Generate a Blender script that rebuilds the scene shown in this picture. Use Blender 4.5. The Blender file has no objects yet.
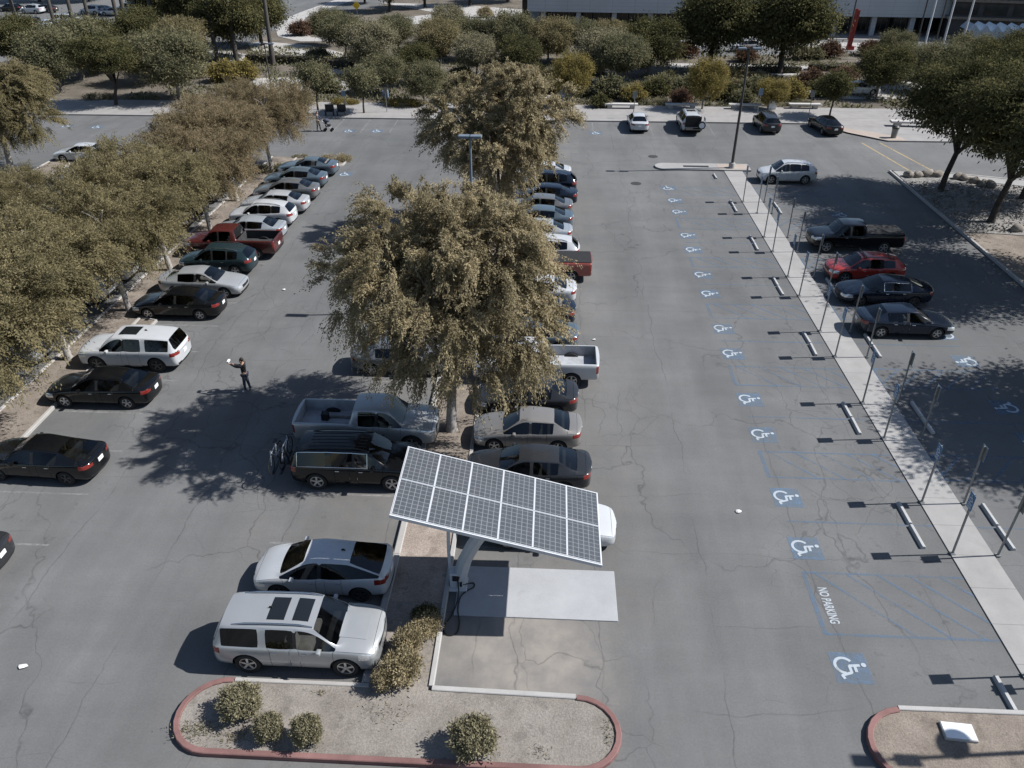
# Aerial view of a campus parking lot with a solar charging canopy
import bpy, bmesh, math, random
import numpy as np
from mathutils import Vector, Matrix
from mathutils.bvhtree import BVHTree

PI = math.pi
scene = bpy.context.scene
COL = scene.collection
R = math.radians

# ------------------------------------------------------------------ camera figures
# The drone hovers 19.6 m above the lot.  World +Y runs along the parking aisles, +X across them.
CAM_H = 19.6; FPX = 780.0; VPX, VPY = 558.0, -110.0
PITCH = math.atan((384 - VPY) / FPX)
YAW = math.atan((VPX - 512) / math.hypot(FPX, 384 - VPY))
_h = Vector((-math.sin(YAW), math.cos(YAW), 0))
_r = Vector((math.cos(YAW), math.sin(YAW), 0))
_f = _h * math.cos(PITCH) + Vector((0, 0, -math.sin(PITCH)))
_u = _h * math.sin(PITCH) + Vector((0, 0, math.cos(PITCH)))

def G(px, py, z=0.0):
    """survey helper: ground point (at height z) of a place measured in the photograph"""
    d = _f + _r * ((px - 512) / FPX) + _u * ((384 - py) / FPX)
    t = (z - CAM_H) / d.z
    return (d.x * t, d.y * t)

# ------------------------------------------------------------------ object helpers
def tag(o, label=None, cat=None, group=None, kind=None):
    if label: o['label'] = label
    if cat: o['category'] = cat
    if group: o['group'] = group
    if kind: o['kind'] = kind
    return o

def empty(name, loc, label, cat, group=None, rz=0.0):
    o = bpy.data.objects.new(name, None)
    o.empty_display_size = 0.2
    COL.objects.link(o)
    o.location = loc; o.rotation_euler = (0, 0, rz)
    return tag(o, label, cat, group)

def link_mesh(name, me, parent=None, mats=None, loc=(0, 0, 0), rot=(0, 0, 0)):
    o = bpy.data.objects.new(name, me)
    COL.objects.link(o)
    o.location = loc; o.rotation_euler = rot
    if parent is not None: o.parent = parent
    return o

class MB:
    """collects shapes into one bmesh"""
    def __init__(s): s.bm = bmesh.new()
    def box(s, c, d, rz=0.0, bevel=0.0, rot=None, taper=None):
        r = bmesh.ops.create_cube(s.bm, size=1.0)
        vs = r['verts']
        for v in vs:
            v.co = Vector((v.co.x * d[0], v.co.y * d[1], v.co.z * d[2]))
            if taper and v.co.z > 0: v.co.x *= taper; v.co.y *= taper
        if bevel > 0:
            es = list({e for v in vs for e in v.link_edges})
            rb = bmesh.ops.bevel(s.bm, geom=es, offset=bevel, segments=2, affect='EDGES', profile=0.5)
            vs = list({v for f in rb['faces'] for v in f.verts} | {v for v in vs if v.is_valid})
        M = Matrix.Translation(Vector(c))
        if rot is not None: M = M @ rot.to_4x4()
        else: M = M @ Matrix.Rotation(rz, 4, 'Z')
        bmesh.ops.transform(s.bm, matrix=M, verts=vs)
        return s
    def tube(s, pts, radii, n=8, cap=True):
        pts = [Vector(p) for p in pts]
        if not isinstance(radii, (list, tuple)): radii = [radii] * len(pts)
        rings = []; up = None
        for i, p in enumerate(pts):
            a = pts[max(i - 1, 0)]; b = pts[min(i + 1, len(pts) - 1)]
            t = (b - a)
            if t.length < 1e-9: t = Vector((0, 0, 1))
            t.normalize()
            if up is None:
                up = Vector((1, 0, 0)) if abs(t.x) < 0.9 else Vector((0, 1, 0))
            x = (up - t * up.dot(t)); x.normalize(); up = x
            y = t.cross(x)
            rings.append([s.bm.verts.new(p + (x * math.cos(2 * PI * k / n) + y * math.sin(2 * PI * k / n)) * radii[i]) for k in range(n)])
        for i in range(len(rings) - 1):
            for k in range(n):
                s.bm.faces.new((rings[i][k], rings[i][(k + 1) % n], rings[i + 1][(k + 1) % n], rings[i + 1][k]))
        if cap:
            s.bm.faces.new(rings[0][::-1]); s.bm.faces.new(rings[-1])
        return s
    def lathe(s, prof, n=24, axis='Z', c=(0, 0, 0)):
        rings = []
        for (r, h) in prof:
            row = []
            for k in range(n):
                a = 2 * PI * k / n
                if axis == 'Z': v = Vector((r * math.cos(a), r * math.sin(a), h))
                elif axis == 'Y': v = Vector((r * math.cos(a), h, r * math.sin(a)))
                else: v = Vector((h, r * math.cos(a), r * math.sin(a)))
                row.append(s.bm.verts.new(v + Vector(c)))
            rings.append(row)
        for i in range(len(rings) - 1):
            for k in range(n):
                s.bm.faces.new((rings[i][k], rings[i][(k + 1) % n], rings[i + 1][(k + 1) % n], rings[i + 1][k]))
        for row in (rings[0][::-1], rings[-1]):
            try: s.bm.faces.new(row)
            except Exception: pass
        return s
    def prism(s, poly, z0, z1):
        """vertical prism from an XY polygon"""
        lo = [s.bm.verts.new((x, y, z0)) for x, y in poly]
        hi = [s.bm.verts.new((x, y, z1)) for x, y in poly]
        n = len(poly)
        s.bm.faces.new(lo[::-1]); s.bm.faces.new(hi)
        for i in range(n):
            s.bm.faces.new((lo[i], lo[(i + 1) % n], hi[(i + 1) % n], hi[i]))
        return s
    def sheet(s, poly, z):
        s.bm.faces.new([s.bm.verts.new((x, y, z)) for x, y in poly]); return s
    def quad(s, pts):
        s.bm.faces.new([s.bm.verts.new(p) for p in pts]); return s
    def blob(s, c, r, seed=0, sub=2, amp=0.2, flat=1.0):
        rr = bmesh.ops.create_icosphere(s.bm, subdivisions=sub, radius=1.0)
        rnd = random.Random(seed)
        ph = [rnd.uniform(0, 6.28) for _ in range(6)]
        for v in rr['verts']:
            p = v.co.copy()
            k = 1 + amp * (math.sin(3 * p.x + ph[0]) * math.sin(3.3 * p.y + ph[1]) + 0.5 * math.sin(5 * p.z + ph[2]) * math.sin(5.7 * p.x + ph[3]))
            v.co = Vector((p.x * r[0] * k, p.y * r[1] * k, p.z * r[2] * k)) + Vector(c)
        return s
    def mesh(s, name, mats, smooth=None):
        me = bpy.data.meshes.new(name)
        bmesh.ops.recalc_face_normals(s.bm, faces=s.bm.faces[:])
        s.bm.to_mesh(me); s.bm.free()
        for m in (mats if isinstance(mats, (list, tuple)) else [mats]): me.materials.append(m)
        if smooth is not None:
            me.polygons.foreach_set('use_smooth', [True] * len(me.polygons))
            me.set_sharp_from_angle(angle=R(smooth))
        return me
    def build(s, name, mats, parent=None, smooth=None, loc=(0, 0, 0), rot=(0, 0, 0)):
        return link_mesh(name, s.mesh(name, mats, smooth), parent, None, loc, rot)

def structure(o): o['kind'] = 'structure'; return o

ORD = ['first', 'second', 'third', 'fourth', 'fifth', 'sixth', 'seventh', 'eighth', 'ninth', 'tenth', 'eleventh', 'twelfth',
       'thirteenth', 'fourteenth', 'fifteenth', 'sixteenth', 'seventeenth', 'eighteenth', 'nineteenth', 'twentieth']

# ------------------------------------------------------------------ materials
class NT:
    def __init__(s, name):
        m = bpy.data.materials.new(name); m.use_nodes = True
        s.m = m; s.t = m.node_tree; s.n = s.t.nodes; s.l = s.t.links
        s.b = s.n['Principled BSDF']; s.out = s.n['Material Output']
        s._co = None
    def co(s, scale=(1, 1, 1)):
        if s._co is None:
            s._co = s.n.new('ShaderNodeTexCoord')
        mp = s.n.new('ShaderNodeMapping'); mp.inputs['Scale'].default_value = scale
        s.l.new(s._co.outputs['Object'], mp.inputs['Vector'])
        return mp.outputs['Vector']
    def noise(s, scale, detail=4, rough=0.55, vec=None, dist=0.0):
        n = s.n.new('ShaderNodeTexNoise')
        n.inputs['Scale'].default_value = scale; n.inputs['Detail'].default_value = detail
        n.inputs['Roughness'].default_value = rough; n.inputs['Distortion'].default_value = dist
        s.l.new(vec if vec is not None else s.co(), n.inputs['Vector'])
        return n.outputs['Fac']
    def noisec(s, scale, vec=None, detail=3):
        n = s.n.new('ShaderNodeTexNoise'); n.inputs['Scale'].default_value = scale; n.inputs['Detail'].default_value = detail
        s.l.new(vec if vec is not None else s.co(), n.inputs['Vector'])
        return n.outputs['Color']
    def ramp(s, fac, stops, interp='LINEAR'):
        r = s.n.new('ShaderNodeValToRGB'); r.color_ramp.interpolation = interp
        e = r.color_ramp.elements
        while len(e) < len(stops): e.new(0.5)
        for i, (p, c) in enumerate(stops):
            e[i].position = p
            e[i].color = (c, c, c, 1) if isinstance(c, (int, float)) else (c[0], c[1], c[2], 1)
        s.l.new(fac, r.inputs['Fac'])
        return r.outputs['Color']
    def math(s, op, a, b=None, clamp=False):
        n = s.n.new('ShaderNodeMath'); n.operation = op; n.use_clamp = clamp
        for i, v in enumerate((a, b)):
            if v is None: continue
            if isinstance(v, (int, float)): n.inputs[i].default_value = v
            else: s.l.new(v, n.inputs[i])
        return n.outputs[0]
    def mix(s, fac, a, b, mode='MIX'):
        n = s.n.new('ShaderNodeMix'); n.data_type = 'RGBA'; n.blend_type = mode
        for sock, v in ((n.inputs['Factor'], fac), (n.inputs['A'], a), (n.inputs['B'], b)):
            if isinstance(v, (int, float)):
                if sock.type == 'RGBA': sock.default_value = (v, v, v, 1)
                else: sock.default_value = v
            elif isinstance(v, (tuple, list)): sock.default_value = (v[0], v[1], v[2], 1)
            else: s.l.new(v, sock)
        return n.outputs['Result']
    def vadd(s, a, b, k=1.0):
        m = s.n.new('ShaderNodeVectorMath'); m.operation = 'MULTIPLY_ADD'
        s.l.new(b, m.inputs[0]); m.inputs[1].default_value = (k, k, k); s.l.new(a, m.inputs[2])
        return m.outputs[0]
    def voro(s, scale, vec, feature='DISTANCE_TO_EDGE', rnd=1.0):
        n = s.n.new('ShaderNodeTexVoronoi'); n.feature = feature
        n.inputs['Scale'].default_value = scale; n.inputs['Randomness'].default_value = rnd
        s.l.new(vec, n.inputs['Vector'])
        return n.outputs['Distance'] if feature == 'DISTANCE_TO_EDGE' else n.outputs['Color']
    def sep(s, vec):
        n = s.n.new('ShaderNodeSeparateXYZ'); s.l.new(vec, n.inputs[0]); return n.outputs
    def col(s, c):
        if isinstance(c, (tuple, list)): s.b.inputs['Base Color'].default_value = (c[0], c[1], c[2], 1)
        else: s.l.new(c, s.b.inputs['Base Color'])
        return s
    def set(s, rough=None, metal=None, spec=None, coat=None):
        if rough is not None:
            if isinstance(rough, (int, float)): s.b.inputs['Roughness'].default_value = rough
            else: s.l.new(rough, s.b.inputs['Roughness'])
        if metal is not None: s.b.inputs['Metallic'].default_value = metal
        if spec is not None: s.b.inputs['Specular IOR Level'].default_value = spec
        if coat is not None:
            s.b.inputs['Coat Weight'].default_value = coat; s.b.inputs['Coat Roughness'].default_value = 0.06
        return s
    def bump(s, h, strength=0.3, dist=0.02):
        n = s.n.new('ShaderNodeBump'); n.inputs['Strength'].default_value = strength; n.inputs['Distance'].default_value = dist
        s.l.new(h, n.inputs['Height']); s.l.new(n.outputs['Normal'], s.b.inputs['Normal']); return s
    def alpha(s, a): s.l.new(a, s.b.inputs['Alpha']); return s

def simple(name, c, rough=0.6, metal=0.0, var=0.18, scale=3.0, spec=0.4, coat=None, bump=0.0):
    """plain surface with gentle wear"""
    t = NT(name)
    n = t.noise(scale, 5)
    lo = tuple(x * (1 - var) for x in c); hi = tuple(min(1, x * (1 + var)) for x in c)
    t.col(t.ramp(n, [(0.3, lo), (0.7, hi)]))
    t.set(rough, metal, spec, coat)
    if bump: t.bump(t.noise(scale * 12, 3), bump, 0.01)
    return t.m

def cracks(t, scale, width, warp, mask_lo=0.45, mask_hi=0.55, stretch=(1, 1, 1), mscale=0.12):
    v = t.co(stretch)
    v = t.vadd(v, t.noisec(0.5, t.co(stretch)), warp)
    v = t.vadd(v, t.noisec(3.0, t.co(stretch)), warp * 0.12)
    d = t.voro(scale, v)
    c = t.ramp(d, [(0.0, 1.0), (width, 0.0)])
    m = t.ramp(t.noise(mscale, 3), [(mask_lo, 0.0), (mask_hi, 1.0)])
    return t.math('MULTIPLY', c, m)

def asphalt_mat():
    t = NT('worn_asphalt')
    big = t.noise(0.045, 5, 0.6)
    mid = t.noise(0.35, 6, 0.65)
    streak = t.noise(0.5, 5, 0.6, t.co((1.0, 0.16, 1)))
    cross = t.noise(0.35, 4, 0.6, t.co((0.3, 1.6, 1)))
    fine = t.noise(45, 3, 0.7)
    speck = t.noise(14, 4, 0.7)
    base = t.ramp(big, [(0.3, (0.108, 0.109, 0.110)), (0.7, (0.142, 0.141, 0.140))])
    base = t.mix(1.0, base, t.ramp(mid, [(0.25, 0.86), (0.75, 1.12)]), 'MULTIPLY')
    base = t.mix(1.0, base, t.ramp(streak, [(0.3, 0.86), (0.7, 1.12)]), 'MULTIPLY')
    base = t.mix(1.0, base, t.ramp(cross, [(0.35, 0.94), (0.65, 1.05)]), 'MULTIPLY')
    base = t.mix(1.0, base, t.ramp(fine, [(0.25, 0.82), (0.75, 1.18)]), 'MULTIPLY')
    base = t.mix(1.0, base, t.ramp(speck, [(0.3, 0.90), (0.7, 1.10)]), 'MULTIPLY')
    # oil drips and dark stains, in the stalls most of all
    st = t.ramp(t.noise(0.8, 4, 0.6), [(0.62, 0.0), (0.78, 1.0)])
    st2 = t.ramp(t.noise(0.09, 2), [(0.45, 0.0), (0.6, 1.0)])
    xo = t.sep(t.co())
    bays = t.math('MAXIMUM', t.math('MAXIMUM', t.ramp(t.math('ABSOLUTE', t.math('ADD', xo[0], 19.3)), [(1.6, 1.0), (3.0, 0.0)]) if False else t.ramp(t.math('DIVIDE', t.math('ABSOLUTE', t.math('ADD', xo[0], 19.0)), 5.0), [(0.35, 1.0), (0.6, 0.0)]),
                  t.ramp(t.math('DIVIDE', t.math('ABSOLUTE', t.math('SUBTRACT', xo[0], 11.6)), 5.0), [(0.35, 1.0), (0.6, 0.0)])), t.ramp(t.math('DIVIDE', t.math('ABSOLUTE', t.math('ADD', xo[0], 7.2)), 5.0), [(0.35, 1.0), (0.6, 0.0)]))
    drip = t.ramp(t.noise(1.9, 3, 0.6), [(0.62, 0.0), (0.72, 1.0)])
    base = t.mix(t.math('MULTIPLY', t.math('MULTIPLY', drip, bays), 0.42), base, (0.05, 0.05, 0.051))
    base = t.mix(t.math('MULTIPLY', t.math('MULTIPLY', st, st2), 0.45), base, (0.045, 0.045, 0.046))
    # sealed patches and worn wheel lanes
    pt = t.voro(0.075, t.vadd(t.co((1, .45, 1)), t.noisec(.8), .5), 'F1')
    ps = t.sep(pt)
    base = t.mix(t.ramp(ps[0], [(0.80, 0.0), (0.82, 0.22)]), base, (0.075, 0.077, 0.080))
    base = t.mix(t.ramp(ps[1], [(0.84, 0.0), (0.86, 0.16)]), base, (0.19, 0.188, 0.185))
    # brown leaf dust along the tree rows
    xyz = t.sep(t.co())
    dd = t.math('ABSOLUTE', t.math('ADD', xyz[0], 3.2))
    dust = t.ramp(t.math('DIVIDE', dd, 12.0), [(0.25, 1.0), (0.75, 0.0)])
    dn = t.ramp(t.noise(0.5, 5, 0.65), [(0.35, 0.0), (0.75, 1.0)])
    base = t.mix(t.math('MULTIPLY', t.math('MULTIPLY', dust, dn), 0.45), base, (0.19, 0.165, 0.14))
    pv = t.n.new('ShaderNodeVectorMath'); pv.operation = 'DISTANCE'; t.l.new(t.co((1, 1.25, 1)), pv.inputs[0]); pv.inputs[1].default_value = (-.4, 15.7 * 1.25, 0)
    wash = t.ramp(t.math('ADD', t.math('DIVIDE', pv.outputs['Value'], 4.2), t.math('MULTIPLY', t.math('SUBTRACT', mid, .5), 1.1)), [(0.30, 0.75), (0.85, 0.0)])
    base = t.mix(wash, base, t.ramp(t.noise(1.1, 5, .65), [(0.35, (0.20, 0.185, 0.17)), (0.6, (0.285, 0.255, 0.225))]))
    # cracking: long meandering cracks, a finer net, and straight paving seams
    c1 = cracks(t, 0.17, 0.0062, 2.2, 0.40, 0.52, (1, 0.75, 1))
    c2 = cracks(t, 0.42, 0.010, 1.3, 0.50, 0.58, (1, 0.9, 1), 0.10)
    c3 = cracks(t, 0.8, 0.014, 1.0, 0.55, 0.62, (0.7, 1.25, 1), 0.16)
    ck = t.math('MAXIMUM', t.math('MAXIMUM', t.math('MULTIPLY', c1, 0.60), t.math('MULTIPLY', c2, 0.55)), t.math('MULTIPLY', c3, 0.35))
    wob = t.math('MULTIPLY', t.math('SUBTRACT', t.noise(0.25, 4), 0.5), 1.3)
    sx = t.math('ABSOLUTE', t.math('SUBTRACT', t.math('FRACT', t.math('DIVIDE', t.math('ADD', xyz[0], wob), 3.7)), 0.5))
    seam = t.math('MULTIPLY', t.ramp(sx, [(0.0, 1.0), (0.009, 0.0)]), t.ramp(t.noise(0.16, 3), [(0.42, 0.0), (0.52, 0.55)]))
    sy = t.math('ABSOLUTE', t.math('SUBTRACT', t.math('FRACT', t.math('DIVIDE', t.math('ADD', xyz[1], wob), 3.1)), 0.5))
    seam2 = t.math('MULTIPLY', t.ramp(sy, [(0.0, 1.0), (0.010, 0.0)]), t.ramp(t.noise(0.22, 3, 0.5, t.co((1, 1, 5))), [(0.48, 0.0), (0.56, 0.42)]))
    ck = t.math('MAXIMUM', ck, t.math('MAXIMUM', seam, seam2))
    halo = t.ramp(t.noise(3.0, 3), [(0.35, 0.5), (0.6, 1.0)])
    base = t.mix(t.math('MULTIPLY', ck, halo), base, (0.042, 0.042, 0.043))
    t.col(base).set(t.ramp(mid, [(0.3, 0.80), (0.7, 0.92)]), 0, 0.3)
    t.bump(t.math('SUBTRACT', t.math('MULTIPLY', fine, 0.5), t.math('MULTIPLY', ck, 1.0)), 0.35, 0.012)
    return t.m

def concrete_mat(name, c, joint=None, rough=0.85, var=0.12, axis=1):
    t = NT(name)
    n = t.noise(0.7, 6, 0.65); f = t.noise(30, 3, 0.7)
    lo = tuple(x * (1 - var) for x in c); hi = tuple(x * (1 + var) for x in c)
    base = t.ramp(n, [(0.3, lo), (0.7, hi)])
    base = t.mix(1.0, base, t.ramp(f, [(0.3, 0.92), (0.7, 1.07)]), 'MULTIPLY')
    st = t.ramp(t.noise(2.2, 4, 0.6), [(0.6, 0.0), (0.8, 0.35)])
    base = t.mix(st, base, tuple(x * 0.55 for x in c))
    if joint:
        xyz = t.sep(t.co())
        j = t.math('ABSOLUTE', t.math('SUBTRACT', t.math('FRACT', t.math('DIVIDE', xyz[axis], joint)), 0.5))
        base = t.mix(t.ramp(j, [(0.0, 0.75), (0.012, 0.0)]), base, tuple(x * 0.35 for x in c))
    t.col(base).set(rough, 0, 0.3)
    t.bump(f, 0.2, 0.006)
    return t.m

def soil_mat(name, c1, c2, c3, scale=0.8):
    t = NT(name)
    n = t.noise(scale, 6, 0.65); f = t.noise(18, 4, 0.75); b = t.noise(scale * 4, 5, 0.7)
    base = t.ramp(n, [(0.25, c1), (0.5, c2), (0.75, c3)])
    base = t.mix(1.0, base, t.ramp(f, [(0.3, 0.72), (0.7, 1.25)]), 'MULTIPLY')
    base = t.mix(t.ramp(b, [(0.58, 0.0), (0.70, 0.65)]), base, tuple(x * 0.42 for x in c2))
    base = t.mix(t.ramp(t.noise(scale * 2.2, 3), [(0.56, 0.0), (0.66, 0.35)]), base, tuple(x * 0.6 for x in c1))
    t.col(base).set(0.95, 0, 0.2)
    t.bump(t.math('ADD', f, b), 0.6, 0.03)
    return t.m

def paint_marking(name, c, lo=0.42, hi=0.62, amax=0.9):
    """worn road paint: flakes let the asphalt show"""
    t = NT(name)
    n = t.noise(5.0, 6, 0.75); n2 = t.noise(0.6, 3)
    f = t.math('ADD', t.math('MULTIPLY', n, 0.7), t.math('MULTIPLY', n2, 0.3))
    a = t.ramp(f, [(lo, 0.0), (hi, amax)])
    t.col(c).set(0.8, 0, 0.3).alpha(a)
    return t.m

def leaf_mat(name, dark, light, trans=0.35, patch=0.5):
    m = bpy.data.materials.new(name); m.use_nodes = True
    t = m.node_tree; n = t.nodes; l = t.links
    n.clear()
    out = n.new('ShaderNodeOutputMaterial')
    at = n.new('ShaderNodeAttribute'); at.attribute_name = 'vary'
    tc = n.new('ShaderNodeTexCoord')
    no = n.new('ShaderNodeTexNoise'); no.inputs['Scale'].default_value = patch; no.inputs['Detail'].default_value = 3
    l.new(tc.outputs['Object'], no.inputs['Vector'])
    mm = n.new('ShaderNodeMath'); mm.operation = 'MULTIPLY_ADD'; mm.inputs[1].default_value = 0.6
    l.new(at.outputs['Fac'], mm.inputs[0])
    m2 = n.new('ShaderNodeMath'); m2.operation = 'MULTIPLY'; m2.inputs[1].default_value = 0.4
    l.new(no.outputs['Fac'], m2.inputs[0]); l.new(m2.outputs[0], mm.inputs[2])
    r = n.new('ShaderNodeValToRGB')
    r.color_ramp.elements[0].position = 0.2; r.color_ramp.elements[0].color = (*dark, 1)
    r.color_ramp.elements[1].position = 0.8; r.color_ramp.elements[1].color = (*light, 1)
    l.new(mm.outputs[0], r.inputs['Fac'])
    d = n.new('ShaderNodeBsdfDiffuse'); tr = n.new('ShaderNodeBsdfTranslucent')
    l.new(r.outputs['Color'], d.inputs['Color']); l.new(r.outputs['Color'], tr.inputs['Color'])
    mx = n.new('ShaderNodeMixShader'); mx.inputs['Fac'].default_value = trans
    l.new(d.outputs[0], mx.inputs[1]); l.new(tr.outputs[0], mx.inputs[2]); l.new(mx.outputs[0], out.inputs['Surface'])
    return m

def glass_mat(name, tint, rough=0.03):
    m = bpy.data.materials.new(name); m.use_nodes = True
    t = m.node_tree; n = t.nodes; l = t.links; n.clear()
    out = n.new('ShaderNodeOutputMaterial')
    tr = n.new('ShaderNodeBsdfTransparent'); tr.inputs['Color'].default_value = (*tint, 1)
    gl = n.new('ShaderNodeBsdfGlossy'); gl.inputs['Roughness'].default_value = rough; gl.inputs['Color'].default_value = (0.95, 0.97, 1, 1)
    fr = n.new('ShaderNodeFresnel'); fr.inputs['IOR'].default_value = 1.55
    mx = n.new('ShaderNodeMixShader'); l.new(fr.outputs[0], mx.inputs['Fac'])
    l.new(tr.outputs[0], mx.inputs[1]); l.new(gl.outputs[0], mx.inputs[2]); l.new(mx.outputs[0], out.inputs['Surface'])
    return m

def car_paint(name, c, metal=0.0, rough=0.28):
    t = NT(name)
    n = t.noise(1.3, 4); f = t.noise(0.9, 5, 0.7)
    lo = tuple(x * 0.93 for x in c)
    base = t.ramp(n, [(0.3, lo), (0.7, c)])
    base = t.mix(t.ramp(f, [(0.5, 0.0), (0.9, 0.10)]), base, tuple(.8 * x + .012 for x in c))   # road dust
    t.col(base).set(t.ramp(f, [(0.3, rough), (0.8, rough + 0.15)]), metal, 0.5, 0.8)
    return t.m

M = {}
M['asphalt'] = asphalt_mat()
M['walk'] = concrete_mat('pale_concrete', (0.285, 0.277, 0.27), 1.52)
M['plaza'] = concrete_mat('plaza_concrete', (0.265, 0.253, 0.245), 3.0)
M['plaza2'] = concrete_mat('path_concrete', (0.36, 0.345, 0.33), 2.5, axis=0)
M['kerb'] = concrete_mat('kerb_concrete', (0.34, 0.325, 0.31), 3.0)
M['kerbw'] = concrete_mat('white_kerb', (0.35, 0.34, 0.33), None)
M['redkerb'] = concrete_mat('faded_red_kerb', (0.185, 0.100, 0.092), None, var=0.30)
M['pinkconc'] = concrete_mat('tactile_pink_concrete', (0.34, 0.285, 0.245), None)
M['soil'] = soil_mat('dry_soil', (0.155, 0.137, 0.12), (0.225, 0.202, 0.18), (0.29, 0.265, 0.24))
M['soilpink'] = soil_mat('pale_pinkish_dirt', (0.21, 0.175, 0.15), (0.29, 0.24, 0.205), (0.36, 0.31, 0.27), 0.9)
M['soilbrown'] = soil_mat('brown_soil', (0.13, 0.108, 0.09), (0.205, 0.173, 0.146), (0.28, 0.24, 0.205))
M['mulch'] = soil_mat('planting_soil', (0.075, 0.066, 0.052), (0.125, 0.108, 0.088), (0.19, 0.165, 0.138), 0.3)
M['gravel'] = soil_mat('grey_gravel', (0.14, 0.135, 0.13), (0.23, 0.22, 0.21), (0.32, 0.31, 0.30), 3.0)
M['terrain'] = soil_mat('far_ground', (0.085, 0.086, 0.086), (0.11, 0.11, 0.11), (0.145, 0.143, 0.14), 0.05)
M['pad'] = concrete_mat('pale_steel_pad', (0.335, 0.34, 0.352), None, 0.6, 0.09)
M['blue'] = paint_marking('blue_line_paint', (0.11, 0.185, 0.29), 0.39, 0.64, 0.66)
M['bluesq'] = paint_marking('blue_symbol_paint', (0.13, 0.20, 0.295), 0.36, 0.64, 0.70)
M['whitep'] = paint_marking('white_symbol_paint', (0.41, 0.45, 0.49), 0.28, 0.46, 0.85)
M['whiteline'] = paint_marking('faded_white_line', (0.50, 0.50, 0.49), 0.42, 0.66, 0.38)
M['yellowp'] = paint_marking('faded_yellow_line', (0.40, 0.31, 0.17), 0.30, 0.50, 0.85)
M['glass'] = glass_mat('car_glass', (0.62, 0.65, 0.66))
M['darkglass'] = glass_mat('tinted_glass', (0.24, 0.26, 0.27))
M['tyre'] = simple('tyre_rubber', (0.018, 0.018, 0.018), 0.85)
M['rim'] = simple('alloy_rim', (0.50, 0.50, 0.51), 0.32, 0.8, 0.1)
M['rimdark'] = simple('dark_alloy_rim', (0.10, 0.10, 0.105), 0.35, 0.7, 0.1)
M['trim'] = simple('black_plastic_trim', (0.014, 0.014, 0.015), 0.6)
M['bedliner'] = simple('bed_liner', (0.035, 0.036, 0.038), 0.8, 0, 0.3)
M['bedgrey'] = simple('painted_truck_bed', (0.33, 0.34, 0.36), 0.55, 0, 0.2)
M['seat'] = simple('car_seat_fabric', (0.13, 0.12, 0.11), 0.9, 0, 0.3)
M['chrome'] = simple('chrome', (0.68, 0.68, 0.69), 0.16, 1.0, 0.05)
M['head'] = simple('headlamp_lens', (0.60, 0.62, 0.64), 0.12, 0.5, 0.2, 20, 0.6, 0.8)
M['tail'] = simple('red_lamp_lens', (0.17, 0.016, 0.012), 0.2, 0, 0.2, 8, 0.5, 0.8)
M['plate'] = simple('number_plate', (0.72, 0.73, 0.74), 0.5)
M['steelpost'] = simple('galvanised_post', (0.22, 0.23, 0.235), 0.5, 0.6, 0.2)
M['whitesteel'] = simple('white_powder_coat', (0.50, 0.51, 0.53), 0.45, 0, 0.06)
M['greysteel'] = simple('light_grey_steel', (0.42, 0.435, 0.46), 0.5, 0, 0.08)
M['blacksteel'] = simple('black_steel', (0.02, 0.02, 0.022), 0.5)
M['darksteel'] = simple('bronze_pole', (0.045, 0.042, 0.040), 0.55)
M['signblue'] = simple('sign_blue', (0.075, 0.17, 0.31), 0.5, 0, 0.1)
M['signwhite'] = simple('sign_white', (0.72, 0.73, 0.74), 0.5, 0, 0.05)
M['signback'] = simple('sign_back', (0.20, 0.205, 0.19), 0.5, 0.4, 0.2)
M['yellow'] = simple('sign_yellow', (0.72, 0.44, 0.03), 0.5, 0, 0.1)
M['red'] = simple('red_sculpture', (0.27, 0.035, 0.025), 0.5, 0, 0.15)
M['stop'] = concrete_mat('wheel_stop_concrete', (0.38, 0.375, 0.37), None)
M['bark'] = simple('grey_bark', (0.17, 0.15, 0.13), 0.95, 0, 0.35, 6, 0.2, None, 0.5)
M['palebark'] = simple('pale_bark', (0.30, 0.28, 0.265), 0.95, 0, 0.3, 5, 0.2, None, 0.5)
M['darkbark'] = simple('dark_bark', (0.05, 0.043, 0.038), 0.95, 0, 0.4, 6, 0.2, None, 0.5)
M['rock'] = simple('boulder', (0.23, 0.205, 0.18), 0.95, 0, 0.3, 3, 0.2, None, 0.6)
M['paper'] = simple('paper', (0.72, 0.72, 0.70), 0.8)
M['benchc'] = concrete_mat('bench_concrete', (0.46, 0.44, 0.42), None)
M['facade'] = None
M['skin'] = simple('skin', (0.38, 0.23, 0.16), 0.6)
M['blackcloth'] = simple('black_cloth', (0.018, 0.018, 0.02), 0.9)
M['jeans'] = simple('dark_jeans', (0.045, 0.055, 0.08), 0.9, 0, 0.3)
M['palecloth'] = simple('pale_cloth', (0.42, 0.40, 0.37), 0.9, 0, 0.2)
M['khaki'] = simple('khaki_cloth', (0.12, 0.11, 0.09), 0.9, 0, 0.2)
M['hair'] = simple('dark_hair', (0.02, 0.015, 0.012), 0.7)
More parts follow.
